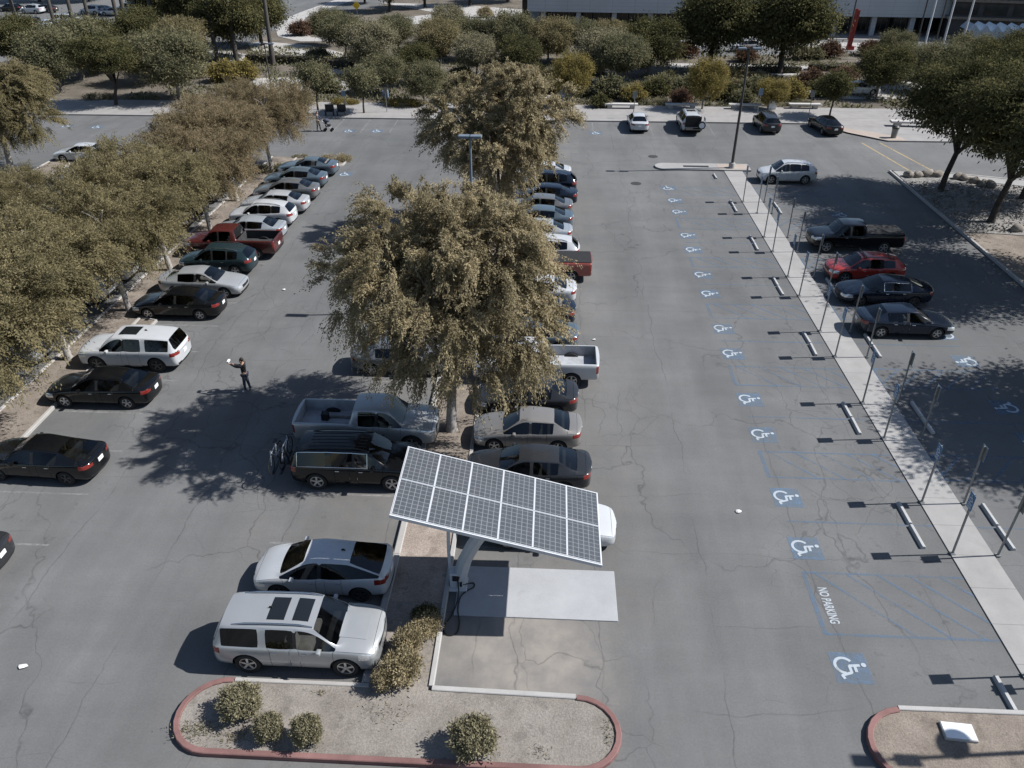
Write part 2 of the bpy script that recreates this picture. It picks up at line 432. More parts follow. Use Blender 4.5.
# foliage
M['leaf_tan'] = leaf_mat('olive_tan_leaf', (0.178, 0.150, 0.088), (0.450, 0.378, 0.240), 0.42)
M['leaf_olive'] = leaf_mat('olive_leaf', (0.128, 0.115, 0.062), (0.300, 0.252, 0.142), 0.42)
M['leaf_brown'] = leaf_mat('brown_feather_leaf', (0.150, 0.122, 0.072), (0.310, 0.245, 0.150), 0.42)
M['leaf_dark'] = leaf_mat('dark_green_leaf', (0.036, 0.040, 0.021), (0.145, 0.133, 0.062), 0.28)
M['leaf_mid'] = leaf_mat('grey_green_leaf', (0.080, 0.084, 0.050), (0.235, 0.215, 0.125), 0.38)
M['leaf_yellow'] = leaf_mat('yellow_green_leaf', (0.125, 0.108, 0.040), (0.310, 0.245, 0.090), 0.4)
M['leaf_shrub'] = leaf_mat('shrub_leaf', (0.125, 0.117, 0.074), (0.325, 0.292, 0.190), 0.35, 2.0)
M['leaf_red'] = leaf_mat('reddish_leaf', (0.070, 0.045, 0.032), (0.170, 0.105, 0.075), 0.3, 1.0)
SUN_E = 5.0; SKY_E = 0.076; EXPO = 0.55
# ------------------------------------------------------------------ vehicles
# A car is lofted from stations along its length; the loft is subdivided, wheel wells (and a truck's
# bed) are cut out, and the skin is then split into its parts: body, doors, bonnet, glass, lamps ...
P_BODY, P_WS, P_RW, P_SWF, P_SWR, P_SWQ, P_DF, P_DR, P_HOOD, P_TRUNK, P_HEAD, P_TAIL, P_GRILLE, P_WELL, P_BED, P_SILL, P_PIL, P_INT, P_RTR = range(19)

def spec(L, W, st, axf, axr, wheel, win, doors, hood=None, trunk=None, bed=None, tail='all', bow=(0.10, 0.05), extras=()):
    return dict(L=L, W=W, st=st, axf=axf, axr=axr, wheel=wheel, win=win, doors=doors, hood=hood, trunk=trunk, bed=bed, tail=tail, bow=bow, extras=extras)

def car_loft(sp):
    L, W = sp['L'], sp['W']; hw = W / 2
    bm = bmesh.new()
    rings = []
    ns = len(sp['st'])
    for i, (f, kind, zt, zs, wf, wr, zb) in enumerate(sp['st']):
        x = L / 2 - f * L; w = hw * wf
        if kind == 'f':
            pts = [(0, zb), (w * .80, zb), (w, zb + .10), (w, zb + .60 * (zs - zb)), (w * .98, zs - .05), (w * .92, zs), (w * .70, zs + (zt - zs) * .5), (w * .40, zs + (zt - zs) * .85), (0, zt)]
        elif kind == 'h':
            hz = .60 if i in (1, ns - 2) else .48
            pts = [(0, zb), (w * .84, zb), (w * .965, zb + .10), (w, zb + hz * (zs - zb)), (w * .985, zs - .07), (w * .93, zs), (w * .74, zs + (zt - zs) * .60), (w * .42, zs + (zt - zs) * .92), (0, zt)]
        elif kind == 'c':
            pts = [(0, zb), (w * .84, zb), (w * .965, zb + .10), (w, zb + (.60 if i == ns - 2 else .48) * (zs - zb)), (w * .985, zs - .07), (w * .925, zs), (w * .85, zs + (zt - zs) * .40), (w * .80, zs + (zt - zs) * .56), (0, zt)]
        else:
            r = hw * wr
            pts = [(0, zb), (w * .84, zb), (w * .965, zb + .10), (w, zb + .48 * (zs - zb)), (w * .985, zs - .07), (w * .925, zs), (r, zt - .10), (r * .925, zt - .045), (0, zt)]
        ring = []
        for j, (y, z) in enumerate(pts):
            dx = 0
            fr = 1 - (abs(y) / max(hw, 1e-6)) ** 2
            if kind == 'f': dx = 0.06 * fr * (1 if i == 0 else -1)
            elif j >= 6:
                if i < ns / 2: dx = (sp['bow'][0] if kind == 'c' else sp['bow'][1] if kind == 'r' and sp['st'][i - 1][1] == 'c' else 0) * fr
                else: dx = -(sp['bow'][0] * .8 if kind == 'c' else sp['bow'][1] if kind == 'r' and i + 1 < ns and sp['st'][i + 1][1] == 'c' else 0) * fr
            ring.append((bm.verts.new((x + dx, y, z)), None if j in (0, 8) else bm.verts.new((x + dx, -y, z))))
        rings.append([(a, b if b else a) for a, b in ring])
    def part(i, j):
        w = sp['win']
        if j == 7:
            if i == w['ws'][0]: return P_WS
            if i == w['rw'][0]: return P_RW
        if j == 5:
            if w['sf'][0] <= i < w['sf'][1]: return P_SWF
            if w.get('sr') and w['sr'][0] <= i < w['sr'][1]: return P_SWR
            if w.get('sq') and w['sq'][0] <= i < w['sq'][1]: return P_SWQ
            if w['sf'][1] <= i < w['sr'][0]: return P_PIL
            if w.get('sq') and w['sr'][1] <= i < w['sq'][0] and not w.get('bodypillar'): return P_PIL
        if 1 <= j <= 4:
            d = sp['doors']
            if d[0] and d[0][0] <= i < d[0][1]: return P_DF
            if d[1] and d[1][0] <= i < d[1][1]: return P_DR
        if j >= 5 and sp['hood'] and sp['hood'][0] <= i < sp['hood'][1]: return P_HOOD
        if j >= 5 and sp['trunk'] and sp['trunk'][0] <= i < sp['trunk'][1]: return P_TRUNK
        if j == 0: return P_SILL
        return P_BODY
    for i in range(ns - 1):
        for j in range(8):
            for s in (0, 1):
                a, b, c, d = rings[i][j][s], rings[i][j + 1][s], rings[i + 1][j + 1][s], rings[i + 1][j][s]
                vs = [a, b, c, d] if s == 0 else [d, c, b, a]
                f = bm.faces.new(vs); f.material_index = part(i, j)
    for i in (0, ns - 1):
        for j in range(8):
            vs = [rings[i][j][0], rings[i][j + 1][0], rings[i][j + 1][1], rings[i][j][1]]
            u = []
            for v in vs:
                if v not in u: u.append(v)
            if i == 0: u = u[::-1]
            f = bm.faces.new(u)
            f.material_index = P_BODY
    cl = bm.edges.layers.float.new('crease_edge')
    GL = {P_WS, P_RW, P_SWF, P_SWR, P_SWQ}
    for e in bm.edges:
        fs = {f.material_index for f in e.link_faces}
        if len(fs) > 1 and fs & GL: e[cl] = 1.0
        elif len(fs) > 1 and fs & {P_HEAD, P_TAIL, P_GRILLE}: e[cl] = 0.55
    for i in range(ns - 1):           # a crisp shoulder line and sill
        for j, cr in ((5, 0.45), (1, 0.5), (7, .35)):
            for s in (0, 1):
                e = bm.edges.get((rings[i][j][s], rings[i + 1][j][s]))
                if e: e[cl] = max(e[cl], cr)
    if sp['bed']:                     # square-shouldered truck bed
        for i in range(sp['bed']['from'], ns - 1):
            for j in (5, 6, 7):
                for s in (0, 1):
                    e = bm.edges.get((rings[i][j][s], rings[i + 1][j][s]))
                    if e: e[cl] = max(e[cl], 0.7)
        for j in range(8):
            for s in (0, 1):
                for i in (ns - 2, ns - 1, sp['bed']['from']):
                    e = bm.edges.get((rings[i][j][s], rings[i][j + 1][s]))
                    if e: e[cl] = max(e[cl], 0.6)
    vl = bm.verts.layers.float.new('crease_vert')
    for v in bm.verts:
        fs = {f.material_index for f in v.link_faces}; g = fs & GL
        if g and len(fs) > 1 and sum(1 for e in v.link_edges if e[cl] > .9) >= 2:
            es = [e for e in v.link_edges if e[cl] > .9]
            if len(es) != 2: v[vl] = .8
            else:
                d = [(e.other_vert(v).co - v.co).normalized() for e in es]
                if d[0].dot(d[1]) > -.75: v[vl] = .62
    bmesh.ops.recalc_face_normals(bm, faces=bm.faces[:])
    return bm

_slots = None
def slot_mats():
    global _slots
    if _slots is None:
        _slots = [M['trim']] * 19
    return _slots

def build_car_parts(kind, sp):
    """returns a list of (name, mesh, paintable, offset, children) ready to be instanced"""
    bm = car_loft(sp)
    me = bpy.data.meshes.new('loft'); bm.to_mesh(me); bm.free()
    for k in range(19): me.materials.append(bpy.data.materials.new('slot') if False else M['trim'])
    ob = bpy.data.objects.new('loft', me); COL.objects.link(ob)
    s = ob.modifiers.new('s', 'SUBSURF'); s.levels = 2; s.render_levels = 2
    hw = sp['W'] / 2; L = sp['L']; rad = sp['wheel']
    xf = L / 2 - sp['axf'] * L; xr = L / 2 - sp['axr'] * L
    cm = MB()
    for x in (xf, xr):
        for sy in (-1, 1):
            cm.lathe([(rad + .055, sy * (hw - .30)), (rad + .055, sy * (hw + .15))], 32, 'Y', (x, 0, rad + .01))
    if sp['bed']:
        b = sp['bed']
        cm.box(((b['x0'] + b['x1']) / 2, 0, b['z'] + .5), (b['x1'] - b['x0'], sp['W'] - .30, 1.0))
    cme = bpy.data.meshes.new('cut')
    bmesh.ops.recalc_face_normals(cm.bm, faces=cm.bm.faces[:])
    for f in cm.bm.faces:
        f.material_index = P_WELL
    if sp['bed']:
        for f in list(cm.bm.faces)[-6:]: f.material_index = P_BED
    cm.bm.to_mesh(cme); cm.bm.free()
    for k in range(19): cme.materials.append(M['trim'])
    co = bpy.data.objects.new('cut', cme); COL.objects.link(co)
    bo = ob.modifiers.new('b', 'BOOLEAN'); bo.operation = 'DIFFERENCE'; bo.object = co; bo.solver = 'EXACT'; bo.material_mode = 'INDEX'
    bpy.context.view_layer.update()
    dg = bpy.context.evaluated_depsgraph_get()
    ev = bpy.data.meshes.new_from_object(ob.evaluated_get(dg))
    bpy.data.objects.remove(ob); bpy.data.objects.remove(co)
    full = bmesh.new(); full.from_mesh(ev)
    bvh = BVHTree.FromBMesh(full)
    zmin = min(v.co.z for v in full.verts)
    # lamps, grille and lower trim are cut out of the finished skin by where they sit on it
    z0 = sp['st'][1][3]; z1 = sp['st'][-2][3]; zb0 = sp['st'][1][6]; tall = sp['st'][5][2] > 1.6
    for f in full.faces:
        if f.material_index not in (P_BODY, P_HOOD, P_SILL, P_TRUNK): continue
        c = f.calc_center_median(); a = abs(c.y) / hw
        if c.x > L / 2 - (.50 if tall else .46) and a > .52 and z0 - .155 < c.z < z0 + .03 + (.05 if a < .8 else 0) and f.normal.z < .75: f.material_index = P_HEAD
        elif c.x > L / 2 - .30 and a < .52 and z0 - .20 < c.z < z0 - .02 and f.normal.x > .55: f.material_index = P_GRILLE
        elif c.x > L / 2 - .35 and a < .72 and zb0 + .03 < c.z < zb0 + .17 and f.normal.x > .5: f.material_index = P_INT
        elif sp['bed'] and c.x < -L / 2 + .14 and a > .80 and z1 - .42 < c.z < z1 - .06: f.material_index = P_TAIL
        elif not sp['bed'] and c.x < -L / 2 + .34 and a > .56 and z1 - .20 < c.z < z1 - .03 and f.normal.z < .7: f.material_index = P_TAIL
        elif c.x < -L / 2 + .35 and a < .75 and zb0 + .06 < c.z < zb0 + .2 and f.normal.x < -.5: f.material_index = P_RTR
        elif tall and not sp['bed'] and c.z < zb0 + .10 and abs(f.normal.y) > .3: f.material_index = P_SILL
    info = {P_BODY: ('body', 'PAINT', 0), P_WS: ('windshield', 'glass', 0), P_RW: ('rear_window', 'darkglass', 0), P_SWF: ('side_window', 'glass', 1),
            P_SWR: ('side_window', 'darkglass', 1), P_SWQ: ('quarter_window', 'darkglass', 1), P_DF: ('door', 'PAINT', 1), P_DR: ('door', 'PAINT', 1),
            P_HOOD: ('bonnet', 'PAINT', 0), P_TRUNK: ('boot_lid', 'PAINT', 0), P_HEAD: ('headlight', 'head', 1), P_TAIL: ('taillight', 'tail', 1),
            P_GRILLE: ('grille', 'trim', 0), P_INT: ('air_intake', 'trim', 0), P_RTR: ('bumper_trim', 'trim', 0), P_WELL: ('wheel_well', 'trim', 0), P_BED: ('truck_bed', 'bedliner', 0), P_SILL: ('sill_trim', 'trim', 0), P_PIL: ('window_pillar', 'trim', 1)}
    parts = []
    for pid, (nm, mt, lr) in info.items():
        for side in ((1, -1) if lr else (0,)):
            faces = [f for f in full.faces if f.material_index == pid and (side == 0 or f.calc_center_median().y * side > 0)]
            if not faces: continue
            b = bmesh.new(); mp = {}
            for f in faces:
                vs = []
                for v in f.verts:
                    if v not in mp: mp[v] = b.verts.new(v.co)
                    vs.append(mp[v])
                try: nf = b.faces.new(vs); nf.smooth = True
                except Exception: pass
            b.normal_update()
            if nm in ('door', 'bonnet', 'boot_lid'):      # the seam round an opening panel
                mv = {}
                for v in b.verts:
                    if v.is_boundary:
                        c = Vector((0, 0, 0))
                        for f in v.link_faces: c += f.calc_center_median()
                        c /= max(1, len(v.link_faces))
                        d = c - v.co
                        if d.length > 1e-6: mv[v] = v.co + d.normalized() * 0.011
                for v, p in mv.items(): v.co = p
            elif nm in ('windshield', 'rear_window', 'side_window', 'quarter_window'):
                for v in b.verts: v.co -= v.normal * 0.004
            m2 = bpy.data.meshes.new(kind + '_' + nm)
            b.to_mesh(m2); b.free()
            m2.materials.append(M['trim'] if mt == 'PAINT' else M[mt])
            try: m2.set_sharp_from_angle(angle=R(38))
            except Exception: pass
            parts.append([nm, m2, mt == 'PAINT', (0, 0, 0), []])
    full.free()
    def surf_z(x, y):
        h = bvh.ray_cast(Vector((x, y, 4)), Vector((0, 0, -1)))
        return h[0].z if h[0] else None
    def side_y(x, z, s):
        h = bvh.ray_cast(Vector((x, s * 3, z)), Vector((0, -s, 0)))
        return h[0].y if h[0] else s * hw
    # inner floor pan with seats, seen through the glass
    c = MB(); st = sp['st']; iw = sp['win']
    xw0 = L / 2 - st[iw['ws'][0]][0] * L; xw1 = L / 2 - st[iw['rw'][0] + 1][0] * L
    c.box(((xw0 + xw1) / 2, 0, .42), (abs(xw0 - xw1) - .1, hw * 1.7, .08))
    c.box((xw0 - .22, 0, .80), (.34, hw * 1.55, .22), bevel=.05)
    xs = xw0 - 1.05
    for sy in (-.38, .38):
        c.box((xs, sy, .58), (.52, .50, .20), bevel=.06); c.box((xs - .32, sy, .88), (.16, .48, .62), bevel=.06, rot=Matrix.Rotation(-.25, 3, 'Y')); c.box((xs - .42, sy, 1.22), (.10, .26, .18), bevel=.04)
    if not sp['bed'] or sp['bed'].get('crew', 1):
        xb = xs - .95
        if xb > xw1 + .2:
            c.box((xb, 0, .58), (.5, hw * 1.35, .20), bevel=.06); c.box((xb - .32, 0, .86), (.16, hw * 1.35, .55), bevel=.06, rot=Matrix.Rotation(-.3, 3, 'Y'))
    c2 = MB(); c2.box((xw0 - .18, 0, .84), (.50, hw * 1.6, .16), bevel=.05)
    parts.append(['dashboard', c2.mesh(kind + '_dash', M['trim'], 30), False, (0, 0, 0), []])
    parts.append(['interior', c.mesh(kind + '_interior', M['seat'], 30), False, (0, 0, 0), []])
    # wheels
    w = .215
    tm = MB().lathe([(rad * .60, -w / 2), (rad * .93, -w / 2), (rad, -w / 2 + .04), (rad, w / 2 - .04), (rad * .93, w / 2), (rad * .66, w / 2), (rad * .62, w / 2 - .05)], 28, 'Y').mesh(kind + '_tyre', M['tyre'], 40)
    rb = MB(); rr = rad * .66
    rb.lathe([(rr * .98, .02), (rr, w / 2 - .015), (rr * .88, w / 2 - .012), (rr * .84, .03)], 28, 'Y')
    for k in range(5):
        a = 2 * PI * k / 5 + .3
        rot = Matrix.Rotation(-a, 3, 'Y')
        rb.box(rot @ Vector((rr * .46, w / 2 - .035, 0)), (rr * .92, .035, rr * .26), rot=rot)
    rb.lathe([(rr * .2, .02), (rr * .2, w / 2 - .005)], 12, 'Y')
    rimd = MB().lathe([(.01, .015), (rr * .95, .015)], 20, 'Y')
    rm = rb.mesh(kind + '_rim', M['rimdark'] if 'darkrim' in sp['extras'] else M['rim'], 40)
    dm = rimd.mesh(kind + '_brake_disc', M['trim'])
    for x in (xf, xr):
        for sy in (1, -1):
            parts.append(['wheel', tm, False, (x, sy * (hw - .135), rad, 0 if sy > 0 else PI), [('rim', rm), ('brake_disc', dm)]])
    # mirrors, plates, handles
    xm = xw0 - .42; zm = st[iw['ws'][0]][3] + .07
    for sy in (1, -1):
        b = MB(); y = side_y(xm, zm - .09, sy)
        b.box((xm, y + sy * .10, zm), (.13, .20, .135), bevel=.035); b.box((xm + .02, y + sy * .0, zm - .04), (.06, .12, .04))
        parts.append(['wing_mirror', b.mesh(kind + '_mirror', M['trim'], 40), True, (0, 0, 0), []])
    zp = {'sedan': .74}.get(kind, .80)
    zp = sp.get('platez', zp)
    h = bvh.ray_cast(Vector((-5, 0, zp)), Vector((1, 0, 0)))
    xp = h[0].x if h[0] else -L / 2
    parts.append(['number_plate', MB().box((xp - .008, 0, zp), (.02, .32, .16)).mesh(kind + '_plate', M['plate']), False, (0, 0, 0), []])
    hb = MB()
    ex = sp['extras']
    if 'rails' in ex or 'blackrails' in ex:
        for sy in (1, -1):
            x0, x1 = ([L / 2 - st[k][0] * L for k in sp['railst']])
            y = sy * hw * sp['raily']
            pts = []
            for k in range(7):
                x = x0 + (x1 - x0) * k / 6; z = surf_z(x, y) or 1.6
                pts.append((x, y, z + (.055 if 0 < k < 6 else .0)))
            parts.append(['roof_rail', MB().tube(pts, .022, 8).mesh(kind + '_rail', M['blacksteel'] if 'blackrails' in ex else M['chrome'], 60), False, (0, 0, 0), []])
    if 'crossbars' in ex:
        for k in (sp['railst'][0] + .5, sp['railst'][1] - .4):
            f = st[int(k)][0] + (k % 1) * (st[min(int(k) + 1, len(st) - 1)][0] - st[int(k)][0])
            x = L / 2 - f * L; z = (surf_z(x, 0) or 1.5) + .07
            parts.append(['roof_bar', MB().box((x, 0, z), (.09, sp['W'] * .68, .035), bevel=.01).mesh(kind + '_bar', M['blacksteel']), False, (0, 0, 0), []])
    def patch(name, x0, x1, y0, y1, mat, t=.012, n=8):
        b = bmesh.new(); g = []
        for i in range(n + 1):
            row = []
            for j in range(n + 1):
                x = x0 + (x1 - x0) * i / n; y = y0 + (y1 - y0) * j / n
                row.append(b.verts.new((x, y, (surf_z(x, y) or 1.4) + t)))
            g.append(row)
        for i in range(n):
            for j in range(n): b.faces.new((g[i][j], g[i + 1][j], g[i + 1][j + 1], g[i][j + 1]))
        r = bmesh.ops.extrude_face_region(b, geom=b.faces[:])
        for v in r['geom']:
            if isinstance(v, bmesh.types.BMVert): v.co.z -= t * 1.6
        bmesh.ops.recalc_face_normals(b, faces=b.faces[:])
        m2 = bpy.data.meshes.new(kind + '_' + name); b.to_mesh(m2); b.free(); m2.materials.append(M[mat])
        m2.polygons.foreach_set('use_smooth', [True] * len(m2.polygons)); m2.set_sharp_from_angle(angle=R(40))
        parts.append([name, m2, False, (0, 0, 0), []])
    for (a, b_, wdt) in sp.get('sunroofs', ()): patch('sunroof', L / 2 - a * L, L / 2 - b_ * L, -hw * wdt, hw * wdt, 'darkglass2')
    if kind == 'suv':
        patch('bonnet_panel', L / 2 - .235 * L, L / 2 - .075 * L, -hw * .46, hw * .46, 'trim', .014); parts[-1][2] = True
    if kind in ('suv', 'whitesuv', 'hatchback', 'chrome_sedan'):
        xa = L / 2 - .66 * L; parts.append(['roof_antenna', MB().box((xa, 0, (surf_z(xa, 0) or 1.5) + .03), (.16, .03, .09), taper=.5).mesh(kind + '_fin', M['trim']), False, (0, 0, 0), []])
    if 'ribs' in ex:
        for k in range(-2, 3):
            x0, x1 = ([L / 2 - st[q][0] * L for q in sp['railst']])
            patch('roof_rib', x0 - .1, x1 + .1, k * .2 - .02, k * .2 + .02, 'trim', .012, 3)
    if 'tonneau' in ex:
        b = sp['bed']
        parts.append(['bed_cover', MB().box(((b['x0'] + b['x1']) / 2, 0, b['rail'] + .005), (b['x1'] - b['x0'] - .02, sp['W'] - .32, .05)).mesh(kind + '_cover', M['blackcloth']), False, (0, 0, 0), []])
    if 'chromeline' in ex:            # bright strip along the glass
        for sy in (1, -1):
            pts = []
            i0 = iw['sf'][0]; i1 = (iw.get('sq') or iw.get('sr') or iw['sf'])[1]
            n = 14; up = []
            for k in range(n + 1):
                f = st[i0 + 1][0] + (st[i1][0] - st[i0 + 1][0]) * k / n; x = L / 2 - f * L
                z = 1.06; y = side_y(x, st[i0][3] + .035, sy); pts.append((x, y + sy * .006, st[i0][3] + .03))
            for k in range(n + 1):
                f = st[i1][0] + (st[i0 + 1][0] - st[i1][0]) * k / n; x = L / 2 - f * L
                zt = np.interp(f, [q[0] for q in st], [q[2] for q in st]) - .10
                up.append((x, side_y(x, zt - .01, sy) + sy * .008, zt))
            parts.append(['window_trim', MB().tube(pts + up + [pts[0]], .016, 5).mesh(kind + '_chrome', M['chrome'], 60), False, (0, 0, 0), []])
    # handles
    for nm in (0, 1):
        d = sp['doors'][nm]
        if not d: continue
        for sy in (1, -1):
            x = L / 2 - st[d[1]][0] * L + .22; z = st[d[1]][3] - .13
            y = side_y(x, z, sy)
            parts.append(['door_handle', MB().box((x, y + sy * .012, z), (.16, .035, .03), bevel=.008).mesh(kind + '_handle', M['chrome']), False, (0, 0, 0), []])
    return parts

M['darkglass2'] = simple('sunroof_glass', (0.012, 0.014, 0.016), 0.06, 0, 0.05, 3, 0.6)

# f(0..1 from the nose), kind, top z, shoulder z, half width factor, roof half-width factor, bottom z
SED = [(0, 'f', .66, .60, .66, 0, .25), (.022, 'h', .73, .68, .93, 0, .21), (.10, 'h', .83, .78, .985, 0, .19), (.20, 'h', .91, .86, 1, 0, .19), (.285, 'c', .985, .905, 1, 0, .19),
       (.435, 'r', 1.425, .925, 1, .63, .19), (.515, 'r', 1.455, .935, 1, .645, .19), (.54, 'r', 1.455, .94, 1, .645, .19), (.70, 'r', 1.405, .955, 1, .62, .19), (.735, 'r', 1.375, .96, .995, .60, .2),
       (.875, 'c', 1.075, .975, .98, 0, .22), (.965, 'h', 1.045, .97, .94, 0, .27), (1, 'f', .98, .93, .70, 0, .32)]
CPE = [(0, 'f', .62, .57, .66, 0, .22), (.022, 'h', .71, .66, .93, 0, .19), (.10, 'h', .82, .77, .985, 0, .17), (.21, 'h', .90, .85, 1, 0, .17), (.33, 'c', .965, .885, 1, 0, .17),
       (.48, 'r', 1.335, .905, 1, .60, .17), (.54, 'r', 1.36, .915, 1, .61, .17), (.60, 'r', 1.355, .925, 1, .60, .17), (.665, 'r', 1.33, .935, 1, .58, .17), (.69, 'r', 1.31, .94, 1, .565, .18),
       (.86, 'c', 1.06, .965, .985, 0, .21), (.965, 'h', 1.03, .955, .94, 0, .26), (1, 'f', .96, .91, .70, 0, .30)]
SUV = [(0, 'f', .95, .84, .72, 0, .30), (.020, 'h', 1.04, .95, .945, 0, .26), (.08, 'h', 1.10, 1.02, .99, 0, .24), (.165, 'h', 1.145, 1.05, 1, 0, .24), (.245, 'c', 1.18, 1.07, 1, 0, .24),
       (.375, 'r', 1.72, 1.08, 1, .715, .24), (.47, 'r', 1.765, 1.085, 1, .735, .24), (.49, 'r', 1.77, 1.09, 1, .735, .24), (.655, 'r', 1.765, 1.095, 1, .725, .24), (.70, 'r', 1.76, 1.10, 1, .72, .24),
       (.86, 'r', 1.725, 1.11, .995, .70, .26), (.925, 'r', 1.69, 1.11, .985, .68, .28), (.975, 'c', 1.16, 1.08, .97, 0, .30), (1, 'f', 1.02, .95, .76, 0, .36)]
XOV = [(0, 'f', .80, .70, .68, 0, .30), (.025, 'h', .90, .81, .93, 0, .25), (.10, 'h', .98, .90, .985, 0, .23), (.18, 'h', 1.03, .95, 1, 0, .23), (.255, 'c', 1.09, .985, 1, 0, .23),
       (.40, 'r', 1.60, 1.00, 1, .66, .23), (.48, 'r', 1.645, 1.01, 1, .675, .23), (.505, 'r', 1.65, 1.015, 1, .675, .23), (.68, 'r', 1.62, 1.04, 1, .65, .23), (.70, 'r', 1.61, 1.05, 1, .645, .23),
       (.83, 'r', 1.55, 1.09, .99, .61, .25), (.885, 'r', 1.50, 1.10, .985, .585, .27), (.97, 'c', 1.16, 1.05, .96, 0, .30), (1, 'f', 1.0, .92, .72, 0, .36)]
HAT = [(0, 'f', .66, .60, .66, 0, .24), (.025, 'h', .74, .69, .92, 0, .2), (.09, 'h', .85, .79, .98, 0, .18), (.16, 'h', .94, .87, 1, 0, .18), (.225, 'c', 1.01, .90, 1, 0, .18),
       (.405, 'r', 1.45, .92, 1, .62, .18), (.50, 'r', 1.50, .94, 1, .635, .18), (.525, 'r', 1.50, .945, 1, .635, .18), (.70, 'r', 1.45, .975, 1, .615, .18), (.72, 'r', 1.44, .98, 1, .61, .18),
       (.945, 'c', 1.17, 1.06, .97, 0, .24), (.975, 'h', 1.10, 1.02, .935, 0, .28), (1, 'f', .98, .90, .72, 0, .32)]
PKP = [(0, 'f', 1.02, .90, .74, 0, .42), (.016, 'h', 1.10, 1.02, .95, 0, .36), (.07, 'h', 1.15, 1.09, .99, 0, .34), (.15, 'h', 1.20, 1.12, 1, 0, .34), (.235, 'c', 1.26, 1.15, 1, 0, .34),
       (.325, 'r', 1.80, 1.15, 1, .70, .34), (.395, 'r', 1.845, 1.155, 1, .715, .34), (.415, 'r', 1.85, 1.16, 1, .715, .34), (.535, 'r', 1.84, 1.165, 1, .705, .34), (.565, 'r', 1.82, 1.17, 1, .69, .34),
       (.592, 'c', 1.27, 1.20, 1, 0, .34), (.61, 'h', 1.26, 1.24, 1, 0, .34), (.80, 'h', 1.26, 1.24, 1, 0, .36), (.985, 'h', 1.26, 1.24, .985, 0, .40), (1, 'f', 1.25, 1.22, .93, 0, .44)]

W4 = dict(ws=(4,), rw=(9,), sf=(4, 6), sr=(7, 9))
WS = dict(ws=(4,), rw=(11,), sf=(4, 6), sr=(7, 8), sq=(9, 10))
SPECS = {
 'sedan': spec(4.80, 1.83, SED, .195, .785, .33, W4, ((4, 6), (7, 8)), (1, 4), (10, 11)),
 'coupe': spec(4.75, 1.85, CPE, .195, .785, .34, dict(ws=(4,), rw=(9,), sf=(4, 7), sr=(8, 9)), ((4, 7), None), (1, 4), (10, 11)),
 'suv': spec(4.88, 2.0, SUV, .19, .785, .395, dict(WS, sq=(9, 11), bodypillar=1), ((4, 6), (7, 8)), (1, 4), None, extras=('rails',)),
 'crossover': spec(4.45, 1.85, XOV, .195, .785, .36, WS, ((4, 6), (7, 8)), (1, 4), None),
 'hatchback': spec(4.46, 1.78, HAT, .205, .80, .325, dict(W4, sr=(7, 10)), ((4, 6), (7, 8)), (1, 4), None, extras=('darkrim',)),
 'pickup': spec(5.85, 2.0, PKP, .165, .79, .40, dict(ws=(4,), rw=(9,), sf=(4, 6), sr=(7, 8)), ((4, 6), (7, 9)), (1, 4), None, bed={'from': 10, 'x0': -2.83, 'x1': -.60, 'z': .72, 'rail': 1.25}, tail='all', bow=(.08, .04)),
}
SPECS['suv']['railst'] = (5, 10); SPECS['suv']['raily'] = .60; SPECS['suv']['sunroofs'] = ((.41, .505, .42), (.555, .66, .42))
SPECS['xov'] = dict(SPECS['crossover'], extras=('rails',)); SPECS['xov']['railst'] = (5, 10); SPECS['xov']['raily'] = .56
SPECS['whitesuv'] = dict(SPECS['suv'], sunroofs=((.42, .60, .40),), extras=('darkrim',), L=4.9)
SPECS['darksuv'] = dict(SPECS['suv'], sunroofs=(), extras=('ribs', 'chromeline', 'blackrails'), L=4.9)
SPECS['wagon'] = dict(SPECS['crossover'], extras=('blackrails', 'crossbars')); SPECS['wagon']['railst'] = (5, 10); SPECS['wagon']['raily'] = .56
SPECS['wagon']['st'] = [tuple([s[0], s[1], s[2] * .94, s[3] * .95] + list(s[4:])) for s in XOV]
SPECS['covered_pickup'] = dict(SPECS['pickup'], extras=('tonneau',), L=5.7)
SPECS['white_pickup'] = dict(SPECS['pickup'])
SPECS['chrome_sedan'] = dict(SPECS['sedan'], extras=('chromeline', 'darkrim'), L=4.95)
SPECS['fastback'] = dict(SPECS['sedan'], extras=('darkrim',), L=4.8)
_fb = list(SED); _fb[8] = (.70, 'r', 1.39, .955, 1, .60, .19); _fb[9] = (.725, 'r', 1.37, .96, .995, .59, .2); _fb[10] = (.92, 'c', 1.09, 1.0, .97, 0, .22)
SPECS['fastback']['st'] = _fb

